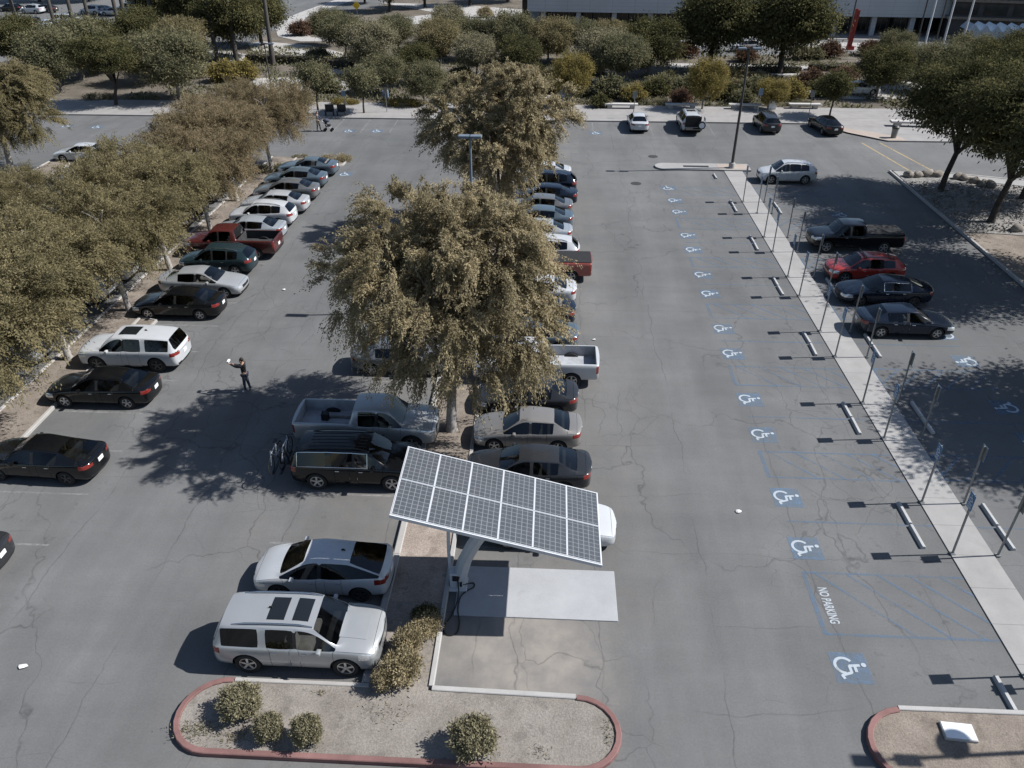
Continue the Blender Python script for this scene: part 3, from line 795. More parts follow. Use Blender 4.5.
PAINT = {
 'black': car_paint('black_paint', (0.0045, 0.005, 0.006), 0.0, 0.10), 'white': car_paint('white_paint', (0.45, 0.46, 0.475), 0.0, 0.25),
 'silver': car_paint('silver_paint', (0.36, 0.37, 0.38), 0.35, 0.30), 'palesilver': car_paint('pale_silver_paint', (0.46, 0.47, 0.49), 0.3, 0.28),
 'grey': car_paint('grey_paint', (0.16, 0.165, 0.17), 0.4, 0.28), 'darkgrey': car_paint('dark_grey_paint', (0.032, 0.034, 0.038), 0.3, 0.2),
 'navy': car_paint('dark_blue_paint', (0.010, 0.016, 0.030), 0.25, 0.18), 'steel': car_paint('steel_blue_paint', (0.10, 0.135, 0.165), 0.35, 0.28),
 'maroon': car_paint('maroon_paint', (0.085, 0.020, 0.018), 0.2, 0.22), 'red': car_paint('red_paint', (0.34, 0.035, 0.025), 0.05, 0.22),
 'brick': car_paint('brick_red_paint', (0.23, 0.050, 0.035), 0.05, 0.28), 'tan': car_paint('tan_silver_paint', (0.235, 0.222, 0.21), 0.35, 0.3),
 'teal': car_paint('dark_teal_paint', (0.020, 0.038, 0.045), 0.3, 0.2), 'palegrey': car_paint('pale_blue_grey_paint', (0.34, 0.37, 0.40), 0.3, 0.3),
}
SPECS['short_sedan'] = dict(SPECS['sedan'], L=4.42)
SPECS['wagon']['L'] = 4.35
for _k in ('black', 'darkgrey', 'navy', 'teal'):
    PAINT[_k].node_tree.nodes['Principled BSDF'].inputs['Coat Weight'].default_value = .45; PAINT[_k].node_tree.nodes['Principled BSDF'].inputs['Specular IOR Level'].default_value = .3
_proto = {}
SMALL = {'door_handle', 'interior', 'dashboard', 'brake_disc', 'sill_trim', 'bumper_trim', 'air_intake', 'grille'}
def car(kind, paint, x, y, heading, label, cat='car', group=None, name=None, drop=(), z=0.0, pose=None):
    if kind not in _proto: _proto[kind] = build_car_parts(kind, SPECS[kind])
    nm = name or {'pickup': 'pickup_truck', 'covered_pickup': 'pickup_truck', 'white_pickup': 'pickup_truck', 'coupe': 'coupe'}.get(kind, 'suv' if 'suv' in kind or kind in ('xov', 'crossover') else 'hatchback' if kind == 'hatchback' else 'estate_car' if kind == 'wagon' else 'sedan')
    t = empty(nm, (x, y, z), label, cat, group, R(heading))
    for (pn, me, paintable, off, kids) in _proto[kind]:
        if pn in drop: continue
        o = bpy.data.objects.new(pn, me); COL.objects.link(o); o.parent = t
        o.location = off[:3]
        if len(off) > 3: o.rotation_euler = (0, 0, off[3])
        if paintable:
            o.material_slots[0].link = 'OBJECT'; o.material_slots[0].material = PAINT[paint]
        if pn == 'truck_bed' and (kind == 'white_pickup' or paint == 'silver'):
            o.material_slots[0].link = 'OBJECT'; o.material_slots[0].material = M['bedgrey']
        for kn, km in kids:
            if kn in drop: continue
            k = bpy.data.objects.new(kn, km); COL.objects.link(k); k.parent = o
    return t
# ------------------------------------------------------------------ vegetation
def leaf_mesh(name, P, D, L, W, mat, rng, vary=None, N=None):
    """many small pointed leaf faces: base points P, directions D"""
    n = len(P)
    D = D / np.maximum(np.linalg.norm(D, axis=1, keepdims=True), 1e-6)
    rv = rng.normal(size=(n, 3)) if N is None else N; S = np.cross(D, rv); S /= np.maximum(np.linalg.norm(S, axis=1, keepdims=True), 1e-6)
    ls = (L * rng.uniform(.65, 1.3, n))[:, None]; ws = (W * rng.uniform(.7, 1.3, n))[:, None]
    v = np.empty((n, 4, 3), np.float32)
    v[:, 0] = P - S * ws * .15; v[:, 1] = P + D * ls * .45 + S * ws * .5; v[:, 2] = P + D * ls; v[:, 3] = P + D * ls * .45 - S * ws * .5
    me = bpy.data.meshes.new(name)
    me.vertices.add(n * 4); me.loops.add(n * 4); me.polygons.add(n)
    me.vertices.foreach_set('co', v.reshape(-1))
    me.loops.foreach_set('vertex_index', np.arange(n * 4, dtype=np.int32))
    me.polygons.foreach_set('loop_start', np.arange(0, n * 4, 4, dtype=np.int32))
    at = me.attributes.new('vary', 'FLOAT', 'FACE')
    va = rng.uniform(0, 1, n) if vary is None else np.clip(vary + rng.normal(0, .18, n), 0, 1)
    at.data.foreach_set('value', va.astype(np.float32))
    me.update(calc_edges=True)
    me.materials.append(mat)
    return me

def sample_lobes(lobes, n, rng, shell=.55, zmin=None):
    """points in a union of ellipsoids (cx,cy,cz,rx,ry,rz), denser towards the outside"""
    vol = np.array([l[3] * l[4] + l[5] * (l[3] + l[4]) * .5 for l in lobes]); vol /= vol.sum()
    idx = rng.choice(len(lobes), n * 2, p=vol)
    lb = np.array(lobes, float)[idx]
    d = rng.normal(size=(n * 2, 3)); d /= np.linalg.norm(d, axis=1, keepdims=True)
    r = shell + (1 - shell) * rng.uniform(0, 1, n * 2) ** .6
    p = lb[:, :3] + d * lb[:, 3:6] * r[:, None]
    keep = np.ones(len(p), bool)
    if zmin is not None: keep &= p[:, 2] > zmin
    p, d = p[keep][:n], d[keep][:n]
    return p, d

def crown_clumps(name, lobes, n_cl, per, cr, L, W, mat, seed, droop=.4, flat=.7, shell=.55, zmin=None, out=.6):
    rng = np.random.default_rng(seed)
    c, d = sample_lobes(lobes, n_cl, rng, shell, zmin)
    tone = rng.uniform(.15, .85, len(c))
    size = cr * rng.uniform(.6, 1.35, len(c))
    k = np.repeat(np.arange(len(c)), per)
    off = rng.normal(size=(len(k), 3)) * size[k][:, None] * np.array([1, 1, flat]) * .6
    P = c[k] + off
    D = rng.normal(size=(len(k), 3)) * .8 + d[k] * out + off / np.maximum(size[k][:, None], .01) * .7 + np.array([0, 0, -droop])
    N = d[k] * .9 + off / np.maximum(size[k][:, None], .01) * .5 + np.array([0, 0, .75]) + rng.normal(size=(len(k), 3)) * .55
    return leaf_mesh(name, P, D, L, W, mat, rng, tone[k], N)

def crown_strands(name, lobes, n_st, per, length, L, W, mat, seed, droop=1.0, zmin=None, shell=.5, spread=.06, up=.35, per_plume=14, plume=.17, wild=.15, align=.32):
    """feathery crown: twigs that leave the crown outwards and bow down under their leaves"""
    rng = np.random.default_rng(seed)
    c, d = sample_lobes(lobes, n_st, rng, shell, None)
    # clusters of twigs share a direction, which makes light and dark tufts
    nc = max(6, n_st // per_plume)
    cc, cd = sample_lobes(lobes, nc, rng, .75, None)
    own = rng.integers(0, nc, n_st)
    c = np.where(rng.uniform(size=(n_st, 1)) < .9, cc[own] + rng.normal(size=(n_st, 3)) * plume, c)
    dirs = cd[own] * 1.0 + d * .30 + rng.normal(size=(n_st, 3)) * wild + np.array([0, 0, up])
    dirs /= np.linalg.norm(dirs, axis=1, keepdims=True)
    ln = length * rng.uniform(.5, 1.3, n_st)
    tone = np.clip(rng.uniform(.15, .85, nc)[own] + rng.normal(0, .12, n_st), 0, 1)
    k = np.repeat(np.arange(n_st), per)
    t = np.tile(np.linspace(0.0, 1.0, per), n_st) + rng.uniform(-.5 / per, .5 / per, n_st * per)
    s = (ln[k] * t)[:, None]
    g = np.zeros((len(k), 3)); g[:, 2] = -droop * ln[k] * t ** 2 * .75
    P = c[k] + dirs[k] * s * .8 + g + rng.normal(size=(len(k), 3)) * spread
    T = dirs[k] * .8; T[:, 2] -= 1.5 * droop * t
    D = T + rng.normal(size=(len(k), 3)) * align
    if zmin is not None:
        m = P[:, 2] > zmin; P, D, k = P[m], D[m], k[m]
    N = dirs[k] * .7 + np.array([0, 0, .8]) + rng.normal(size=(len(k), 3)) * .55
    return leaf_mesh(name, P, D, L, W, mat, rng, tone[k], N)

def trunk_mesh(name, base_r, fork, tops, mat, seed, lean=(0, 0), r_end=.03, n=9):
    """tapered trunk up to the fork, then limbs bowing out to the given points"""
    rnd = random.Random(seed); m = MB()
    fx, fy, fz = lean[0], lean[1], fork
    m.tube([(0, 0, -.15), (fx * .15 , fy * .15, fork * .12), (fx * .35 + rnd.uniform(-.04, .04), fy * .4, fork * .45), (fx, fy, fz)],
           [base_r * 1.35, base_r, base_r * .86, base_r * .78], n)
    for (x, y, z) in tops:
        q = Vector((x, y, z)); f = Vector((fx, fy, fz - .1)); mid = f.lerp(q, .45) + Vector((rnd.uniform(-.3, .3), rnd.uniform(-.3, .3), .12 * (q - f).length))
        r0 = base_r * rnd.uniform(.42, .6)
        m.tube([f, f.lerp(mid, .5) + Vector((0, 0, .05)), mid, q], [r0, r0 * .8, r0 * .55, r_end], 7)
        for _ in range(2):
            a = mid.lerp(q, rnd.uniform(0, .6)); b = a + Vector((rnd.uniform(-1, 1), rnd.uniform(-1, 1), rnd.uniform(.1, .8))) * (q - f).length * .28
            m.tube([a, a.lerp(b, .5) + Vector((0, 0, .08)), b], [r0 * .42, r0 * .3, r_end * .6], 5)
    return m.mesh(name, mat, 60)

def limb_targets(lobes, n, seed):
    rng = np.random.default_rng(seed + 991)
    p, d = sample_lobes(lobes, n, rng, .3)
    return [tuple(q) for q in p]

def lobed(rx, ry, z0, z1, n, seed, fill=.55):
    """irregular crown outline made of many uneven lobes between heights z0 and z1"""
    rnd = random.Random(seed); zc = (z0 + z1) / 2; h = (z1 - z0) / 2
    L = [(0, 0, zc, rx * fill, ry * fill, h * .8)]
    for k in range(n):
        a = 2 * PI * k / n * 1.0 + rnd.uniform(-.35, .35); e = rnd.uniform(-.45, .85)
        ce = math.cos(e)
        q = rnd.uniform(.45, .62)
        L.append((math.cos(a) * rx * q * ce * 1.1, math.sin(a) * ry * q * ce * 1.1, zc + math.sin(e) * h * .62, rx * rnd.uniform(.36, .5), ry * rnd.uniform(.36, .5), h * rnd.uniform(.36, .5)))
    return L

TREE = {}
def tree_kind(key, crown, trunk): TREE[key] = (crown, trunk)
def tree(key, x, y, label, rz=0.0, s=1.0, sz=None, z=0.0, group=None, name='tree', mat=None, cat='tree'):
    cm, tm = TREE[key]
    t = empty(name, (x, y, z), label, cat, group, R(rz))
    t.scale = (s, s, sz or s)
    if tm is not None:
        o = bpy.data.objects.new('trunk', tm); COL.objects.link(o); o.parent = t
    c = bpy.data.objects.new('crown' if tm is not None and name != 'shrub' else 'foliage', cm); COL.objects.link(c); c.parent = t
    if mat:
        c.material_slots[0].link = 'OBJECT'; c.material_slots[0].material = M[mat]
    return t

# big drooping trees on the middle island
lb = [(x + .15, y + .5, z, a, b, c) for x, y, z, a, b, c in lobed(4.7, 4.2, 4.5, 10.6, 13, 3)]
lb += [(1.3, -2.2, 5.3, 2.0, 1.5, 1.3), (-.6, -2.2, 5.5, 1.8, 1.3, 1.2), (3.4, -.6, 5.6, 1.5, 1.9, 1.6), (-3.8, .4, 6.8, 1.5, 2.2, 1.8)]
tree_kind('droop', crown_strands('drooping_crown', lb, 9200, 44, 1.30, .115, .048, M['leaf_tan'], 5, .6, 2.3, .45, .038, .30, 15, .12, .11, .42),
          trunk_mesh('drooping_trunk', .27, 3.0, limb_targets(lb, 12, 5), M['palebark'], 5, (.15, .1)))
lb = lobed(4.3, 4.4, 2.2, 11.4, 12, 14)
tree_kind('droop_tall', crown_strands('tall_drooping_crown', lb, 5400, 38, 1.2, .15, .062, M['leaf_tan'], 15, .5, 1.4, .42, .045, .35, 15, .13, .12, .42),
          trunk_mesh('tall_drooping_trunk', .26, 2.5, limb_targets(lb, 10, 15), M['palebark'], 15, (-.1, .1)))
# feathery trees over the left rows
for i, (key, sd) in enumerate((('feather', 21), ('feather_wide', 33))):
    lb = [(x - .8, y, z, a, b, c) for x, y, z, a, b, c in lobed(4.3 + .4 * i, 4.3, 3.0, 7.4 + .3 * i, 12, sd)]
    tree_kind(key, crown_strands(key + '_crown', lb, 4600, 38, 1.15, .11, .042, M['leaf_olive'], sd, .45, 2.2, .42, .06, .3, 13, .2, .17, .42),
              trunk_mesh(key + '_trunk', .17, 3.1, limb_targets(lb, 10, sd), M['palebark'], sd, (-.30, .1)))
# dark leaning trees on the gravel island
lb = lobed(4.6, 4.3, 2.6, 9.2, 15, 41, .2)
tree_kind('dark', crown_clumps('dark_crown', lb, 300, 170, .78, .22, .09, M['leaf_dark'], 41, .55, .42, .5, 1.9),
          trunk_mesh('dark_trunk', .24, 2.6, limb_targets(lb, 11, 41), M['darkbark'], 41, (.55, .3)))
# smaller planted trees of the far side
lb = lobed(2.0, 2.0, 1.7, 5.0, 8, 51)
tree_kind('small', crown_clumps('small_crown', lb, 200, 60, .48, .20, .11, M['leaf_mid'], 51, .3, .8, .4),
          trunk_mesh('small_trunk', .11, 1.7, limb_targets(lb, 7, 51), M['darkbark'], 51, (.1, 0)))
lb = lobed(3.1, 3.1, .7, 6.0, 12, 61, .45)
tree_kind('bushy', crown_clumps('bushy_crown', lb, 300, 90, .62, .24, .085, M['leaf_mid'], 61, .3, .7, .45),
          trunk_mesh('bushy_trunk', .16, 1.5, limb_targets(lb, 7, 61), M['bark'], 61))
lb = lobed(5.6, 5.4, 1.2, 11.2, 13, 71, .45)
tree_kind('bigdark', crown_clumps('big_dark_crown', lb, 380, 125, 1.15, .36, .16, M['leaf_dark'], 71, .35, .6, .5),
          trunk_mesh('big_dark_trunk', .38, 3.0, limb_targets(lb, 9, 71), M['darkbark'], 71))
lb = lobed(2.7, 2.9, 1.2, 6.6, 9, 66, .35)
tree_kind('bushy_tall', crown_clumps('bushy_tall_crown', lb, 230, 100, .66, .26, .08, M['leaf_mid'], 66, .45, .5, .5),
          trunk_mesh('bushy_tall_trunk', .15, 1.8, limb_targets(lb, 8, 66), M['bark'], 66, (.2, 0)))
# palms: a tall bare trunk under a head of fronds
def palm():
    rng = np.random.default_rng(81); P = []; D = []
    for f in range(26):
        a = rng.uniform(0, 2 * PI); e = rng.uniform(-.7, .9); d0 = np.array([math.cos(a) * math.cos(e), math.sin(a) * math.cos(e), math.sin(e)])
        for k in range(34):
            t = k / 33; p = d0 * 2.0 * t + np.array([0, 0, 13 - 1.0 * t * t]); side = np.cross(d0, [0, 0, 1]) * (1 if k % 2 else -1)
            P.append(p); D.append(d0 * .6 + side + np.array([0, 0, -.35]))
    cm = leaf_mesh('palm_crown', np.array(P), np.array(D), .6, .07, M['leaf_mid'], rng)
    tm = MB().tube([(0, 0, -.1), (.03, 0, 3), (.12, .02, 8), (.05, 0, 13)], [.36, .28, .24, .2], 9).mesh('palm_trunk', M['palmbark'], 60)
    tree_kind('palm', cm, tm)
M['palmbark'] = simple('palm_trunk_bark', (0.075, 0.068, 0.062), 0.95, 0, 0.3, 8, 0.2, None, 0.5)
palm()
# shrubs
lb = lobed(.62, .60, .12, 1.0, 9, 91, .75)
tree_kind('clipped', crown_clumps('clipped_foliage', lb, 330, 34, .12, .075, .045, M['leaf_shrub'], 91, -.1, 1.0, .7), None)
lb = lobed(.55, .5, .08, .85, 8, 95, .7)
tree_kind('loose', crown_clumps('loose_foliage', lb, 170, 34, .16, .10, .045, M['leaf_shrub'], 95, -.2, 1.0, .5), None)
lb = lobed(1.2, 1.1, .1, 1.6, 9, 97, .7)
tree_kind('farbush', crown_clumps('far_bush_foliage', lb, 120, 42, .34, .20, .11, M['leaf_shrub'], 97, 0, .9, .5), None)
lb = [(0, 0, .25, 1.6, .75, .5), (1.1, .1, .2, .9, .7, .4), (-1.1, 0, .2, .9, .6, .42)]
tree_kind('lowbush', crown_clumps('low_bush_foliage', lb, 150, 40, .22, .13, .06, M['leaf_shrub'], 99, -.1, .8, .6), None)
def shrub(key, x, y, label, s=1.0, rz=0.0, sz=None, mat=None, z=0.0, group=None, name='shrub'):
    t = tree(key, x, y, label, rz, s, sz, z, group, name, mat, 'shrub')
    st = bpy.data.objects.new('stem', STEM); COL.objects.link(st); st.parent = t
    return t
STEM = MB().tube([(0, 0, -.05), (0, 0, .25), (.06, .03, .5)], [.05, .04, .015], 6).tube([(0, 0, .1), (-.15, .05, .4)], [.03, .012], 5).tube([(0, 0, .1), (.1, -.14, .42)], [.03, .012], 5).mesh('shrub_stem', M['bark'])
# ------------------------------------------------------------------ ground, lot, walks, islands
def sheet(name, poly, z, mat):
    return structure(MB().sheet(poly, z).build(name, mat))
def slab(name, poly, z0, z1, mat):
    return structure(MB().prism(poly, z0, z1).build(name, mat))
def rect(x0, y0, x1, y1): return [(x0, y0), (x1, y0), (x1, y1), (x0, y1)]
def arc(cx, cy, rx, ry, a0, a1, n=12): return [(cx + rx * math.cos(R(a0 + (a1 - a0) * k / n)), cy + ry * math.sin(R(a0 + (a1 - a0) * k / n))) for k in range(n + 1)]
def kerb(poly, mat, w=.16, z=.15, closed=False, name='kerb'):
    """kerb swept along a line"""
    m = MB(); n = len(poly); L = []; Rr = []
    for i in range(n):
        a = Vector(poly[(i - 1) % n] if (closed or i > 0) else poly[i]); b = Vector(poly[(i + 1) % n] if (closed or i < n - 1) else poly[i])
        t = (b - a).normalized(); nn = Vector((-t.y, t.x)); p = Vector(poly[i])
        L.append(p + nn * w / 2); Rr.append(p - nn * w / 2)
    rows = []
    for i in range(n):
        l, r = L[i], Rr[i]; e = (r - l) * .12
        rows.append([m.bm.verts.new((*l, -.05)), m.bm.verts.new((*l, z - .02)), m.bm.verts.new((*(l + e), z)), m.bm.verts.new((*(r - e), z)), m.bm.verts.new((*r, z - .02)), m.bm.verts.new((*r, -.05))])
    for i in range(n if closed else n - 1):
        A, B = rows[i], rows[(i + 1) % n]
        for k in range(5): m.bm.faces.new((A[k], A[k + 1], B[k + 1], B[k]))
    if not closed:
        m.bm.faces.new(rows[0]); m.bm.faces.new(rows[-1][::-1])
    return structure(m.build(name, mat))

sheet('ground', rect(-900, -300, 900, 1500), -.08, M['terrain'])
sheet('parking_lot', rect(-75, -25, 60, 80.6), 0, M['asphalt'])
WX0, WX1 = 14.30, 15.78
slab('walkway', rect(WX0, -6, WX1, 64.5), -.05, .035, M['walk'])
# far island closing the walk
isl = arc(9.55, 65.4, .85, .85, 90, 270) + [(13.9, 64.55), (14.3, 64.5), (16.5, 64.5), (16.5, 66.25)]
slab('kerb_island', isl, -.05, .13, M['walk'])
structure(MB().box((12.1, 65.35, .131), (2.1, .42, .012)).build('drain_grate', M['blacksteel']))
sheet('ramp_paving', rect(13.9, 64.75, 16.3, 66.1), .134, M['pinkconc'])

# bottom island with its red kerb, and the middle planting strip
bi = arc(-8.85, 13.08, 1.15, 1.12, 90, 270) + arc(1.15, 13.02, 1.12, 1.08, -90, 90)
slab('planter_soil', bi, -.05, .10, M['soil'])
kerb([(-8.85, 14.2)] + arc(-8.85, 13.08, 1.15, 1.12, 90, 270)[1:] + arc(1.15, 13.02, 1.12, 1.08, -90, 90), M['redkerb'], .17, .16)
kerb([(-8.8, 14.22), (-4.86, 14.22)], M['kerb'], .14, .135)
kerb([(-3.02, 14.21), (1.12, 14.13)], M['kerbw'], .17, .15)
kerb([(-3.06, 14.27), (-3.06, 21.4)], M['kerbw'], .16, .15)
slab('planter_soil', rect(-4.86, 14.15, -3.14, 17.4), -.05, .095, M['soil'])
slab('planter_soil', rect(-4.86, 17.4, -3.14, 21.2), -.05, .098, M['soilpink'])
slab('planter_soil', rect(-4.86, 21.2, -3.0, 66), -.05, .10, M['soilbrown'])
kerb([(-4.98, 14.3), (-4.98, 66)], M['kerb'], .24, .15)
kerb([(-2.95, 21.55), (-2.95, 66)], M['kerb'], .15, .14)
# left planting strip
slab('planter_soil', rect(-24.05, 8, -22.0, 66.5), -.05, .09, M['soilbrown'])
kerb([(-21.93, 8), (-21.93, 66.5)], M['kerb'], .16, .14)
kerb([(-24.12, 8), (-24.12, 66.5)], M['kerb'], .16, .14)
slab('planter_soil', [(-21.8, 33.75), (-21.0, 33.9), (-21.0, 36.2), (-21.85, 36.4)], -.05, .085, M['soilbrown'])
kerb([(-21.84, 33.7), (-20.95, 33.86), (-20.93, 36.2), (-21.82, 36.45)], M['kerb'], .13, .13)
slab('planter_soil', rect(-21.9, 64.0, -17.6, 66.4), -.05, .085, M['soilbrown'])
kerb([(-21.8, 63.95), (-18.2, 63.95), (-17.5, 64.4), (-17.4, 65.6), (-18, 66.4), (-21.8, 66.5)], M['kerb'], .14, .13)
# far left strips of the next rows
slab('planter_soil', rect(-42.5, 8, -40.6, 67), -.05, .09, M['soilbrown'])
kerb([(-40.5, 8), (-40.5, 67), (-42.6, 67), (-42.6, 8)], M['kerb'], .16, .14)
# bottom right island
bi2 = arc(10.35, 13.02, 1.28, 1.16, 90, 270) + [(30, 11.7), (30, 14.25)]
slab('planter_soil', bi2, -.05, .10, M['soilbrown'])
kerb(arc(10.35, 13.02, 1.28, 1.16, 98, 270) + [(30, 11.85)], M['redkerb'], .17, .16)
kerb([(10.2, 14.22), (30, 14.30)], M['kerbw'], .15, .15)
# gravel island at the right
slab('gravel_bed', [(27.95, 51.5), (46, 49), (46, 60.0), (37, 61.3), (32, 63.2), (28.1, 63.4)], -.05, .11, M['gravel'])
slab('planter_soil', [(27.95, 20), (46, 20), (46, 48.9), (27.95, 51.4)], -.05, .10, M['soilbrown'])
slab('walkway', [(28.1, 63.5), (32, 63.3), (37, 61.4), (46, 60.1), (46, 61.9), (37, 63.0), (32, 64.6), (28.1, 65.0)], -.05, .12, M['walk'])
kerb([(27.85, 20), (27.85, 65.0), (32, 64.7), (37, 63.1), (46, 62.0)], M['kerb'], .18, .16)

# far walk and the planting beyond
far = [(-75, 80.3), (26.2, 80.3), (28.4, 77.0), (31.0, 74.25), (60, 74.25), (60, 86.9), (-75, 86.9)]
slab('plaza', far, -.05, .12, M['plaza'])
sheet('ramp_paving', [(26.2, 80.1), (28.2, 76.9), (30.9, 74.3), (32.6, 74.3), (32.6, 75.6), (30.0, 77.6)], .126, M['pinkconc'])
sheet('planting_bed', rect(-90, 86.9, 90, 190), .06, M['mulch'])
def gp(pts, z=.0): return [G(x, y, z) for x, y in pts]
def path(pts, z, mat='plaza2', name='path'): return sheet(name, gp(pts), z, M[mat])
path([(254, 79), (300, 78), (362, 84), (362, 92), (310, 94), (250, 96)], .10)
path([(248, 44), (262, 42), (310, 46), (346, 54), (356, 61), (310, 57), (255, 54)], .10)
path([(318, 69), (352, 70), (356, 75), (318, 74)], .10)
path([(278, 37), (274, 24), (300, 13), (336, 0), (356, 0), (332, 8), (306, 18), (298, 30), (312, 38), (360, 36), (362, 42), (300, 42)], .10)
path([(380, 3), (470, 6), (545, 12), (545, 22), (470, 22), (392, 26), (384, 20), (440, 14)], .10)
path([(515, 76), (548, 75), (640, 80), (682, 76), (682, 79), (640, 84), (548, 80), (515, 82)], .10)
path([(516, 90), (575, 88), (580, 94), (545, 99), (516, 99)], .10)
path([(668, 64), (852, 66), (852, 71), (668, 69)], .105)
path([(806, 84), (905, 80), (1000, 84), (1000, 100), (812, 100)], .10)
path([(800, 42), (880, 44), (880, 52), (800, 50)], .10)
path([(195, 54), (214, 49), (262, 58), (262, 63), (216, 61)], .10)
path([(740, 74), (818, 74.5), (818, 76.5), (740, 76)], .11, 'kerbw')
sheet('road', gp([(656, 40), (900, 34), (990, 40), (990, 52), (850, 54), (656, 58)]), .085, M['asphalt'])
sheet('road', [(-170, 108), (-52, 108), (-46, 120), (-46, 200), (-170, 200)], .09, M['asphalt'])
sheet('road', gp([(262, 5), (340, -6), (392, -6), (380, 8), (330, 12), (290, 22)]), .085, M['asphalt'])

# ------------------------------------------------------------------ painted markings
YS = [15.61, 20.62, 23.34, 27.40, 30.12, 34.28, 36.92, 41.13, 43.76, 47.62, 50.1, 54.65, 57.1]
def stroke(m, pts, w, z):
    pts = [Vector(p) for p in pts]
    for i in range(len(pts) - 1):
        a, b = pts[i], pts[i + 1]; t = (b - a)
        if t.length < 1e-6: continue
        t.normalize(); n = Vector((-t.y, t.x)) * w / 2
        a2, b2 = a - t * w * .12, b + t * w * .12
        m.quad([(*(a2 + n), z), (*(a2 - n), z), (*(b2 - n), z), (*(b2 + n), z)])
lines = MB(); wl = MB(); zb = .005
aisles = [(16.84, 19.45), (24.55, 26.22), (31.35, 33.05), (38.15, 39.85), (44.95, 46.4), (51.35, 53.4), (58.4, 60.2)]
def hatch(m, x0, x1, y0, y1, sgn, step=1.05, w=.10):
    stroke(m, [(x0, y0), (x1, y0)], w, zb); stroke(m, [(x0, y1), (x1, y1)], w, zb); stroke(m, [(x0, y0), (x0, y1)], w * 1.6, zb + .001)
    d = y1 - y0; k = x0 + .35 if sgn > 0 else x0 - d + .3
    while k < x1:
        a = (k, y1) if sgn > 0 else (k, y0); b = (k + d * .95, y0) if sgn > 0 else (k + d * .95, y1)
        t0, t1 = 0.0, 1.0
        if a[0] < x0: t0 = (x0 - a[0]) / (b[0] - a[0])
        if b[0] > x1: t1 = (x1 - a[0]) / (b[0] - a[0])
        q = lambda t: (a[0] + (b[0] - a[0]) * t, a[1] + (b[1] - a[1]) * t)
        if t1 > t0: stroke(m, [q(t0), q(t1)], w, zb + .002)
        k += step
for (a, b) in aisles: hatch(lines, 8.95, WX0 - .02, a, b, 1)
for (a, b) in aisles[1:]: hatch(lines, WX1 + .05, 21.0, a + .15, b + .1, -1)
for y in (22.0, 28.75, 35.6, 42.45, 48.9, 55.9):
    stroke(lines, [(9.0, y), (WX0 - .05, y)], .09, zb); stroke(lines, [(WX1 + .1, y), (21, y)], .09, zb)
structure(lines.build('blue_parking_lines', M['blue']))
# stall lines of the ordinary rows, almost worn away
for k in range(18):
    y = 17.0 + 2.74 * k
    if y < 64: stroke(wl, [(-21.7, y - .3), (-17.4, y - .3)], .09, zb)
for k in range(17):
    y = 20.1 + 2.72 * k
    stroke(wl, [(-2.8, y), (1.6, y)], .09, zb); stroke(wl, [(-9.6, y - .15), (-5.1, y - .15)], .09, zb)
for x in (-40, -37.2, -34.4, -31.6, -24, -21, -18.3, -15.5, -12.7, 4, 6.8, 9.6, 12.3, 15.4, 18.5, 21.6, 24.6): stroke(wl, [(x, 75.2), (x, 80.1)], .10, zb)
structure(wl.build('white_parking_lines', M['whiteline']))
yl = MB()
a, b = gp([(862, 143), (922, 178)]); stroke(yl, [a, b], .16, zb)
a, b = gp([(880, 143), (950, 180)]); stroke(yl, [a, b], .16, zb)
structure(yl.build('yellow_road_lines', M['yellowp']))

def isa_strokes(m, T, z, s=1.0, w=.075):
    """wheelchair symbol in its own u (right) / v (up) plane, unit height"""
    wheel = [(-.08 + .30 * math.cos(R(a)), -.18 + .30 * math.sin(R(a))) for a in range(125, 368, 14)]
    spine = [(-.10, .32), (-.07, -.02), (.20, -.02), (.32, -.36), (.44, -.31)]
    arm = [(-.09, .15), (.16, .15)]
    q = []
    for a in range(125, 368, 9):
        q.append([(*T((-.08 + r * math.cos(R(a))) * s, (-.18 + r * math.sin(R(a))) * s), z) for r in (.30 - w / 2, .30 + w / 2)])
    q = [[m.bm.verts.new(p) for p in row] for row in q]
    for a, b in zip(q, q[1:]): m.bm.faces.new((a[0], a[1], b[1], b[0]))
    for n, pl in enumerate((spine, arm)):
        for k in range(len(pl) - 1): stroke(m, [T(u * s, v * s) for u, v in pl[k:k + 2]], w * s, z + .0007 * (k + 1 + 5 * n))
    head = [T(-.12 * s + .085 * s * math.cos(2 * PI * k / 12), .46 * s + .085 * s * math.sin(2 * PI * k / 12)) for k in range(12)]
    m.sheet(head, z + .006)
sq = MB(); wh = MB()
for i, y in enumerate(YS):
    cx, cy = 9.36, y
    sq.sheet(rect(cx - .56, cy - .56, cx + .52, cy + .55), .006)
    isa_strokes(wh, lambda u, v, cx=cx, cy=cy: (cx - .03 + v, cy - u), .010, .90, .10)
for y in (27.55, 30.05, 34.1, 36.8, 41.0, 43.6, 47.5, 50.0, 54.6):
    cx = 20.65
    sq.sheet(rect(cx - .55, y - .55, cx + .55, y + .55), .006)
    isa_strokes(wh, lambda u, v, cx=cx, cy=y: (cx - v, cy + u), .010, .98, .105)
for px, py in ((349, 131), (377, 131), (67, 126), (97, 127), (596, 133), (668, 188), (566, 174), (345, 174)):
    x, y = G(px, py); sq.sheet(rect(x - .6, y - .55, x + .6, y + .55), .006)
    isa_strokes(wh, lambda u, v, cx=x, cy=y: (cx + u, cy + v), .010, .9, .11)
structure(sq.build('blue_symbol_squares', M['bluesq'])); structure(wh.build('white_wheelchair_symbols', M['whitep']))

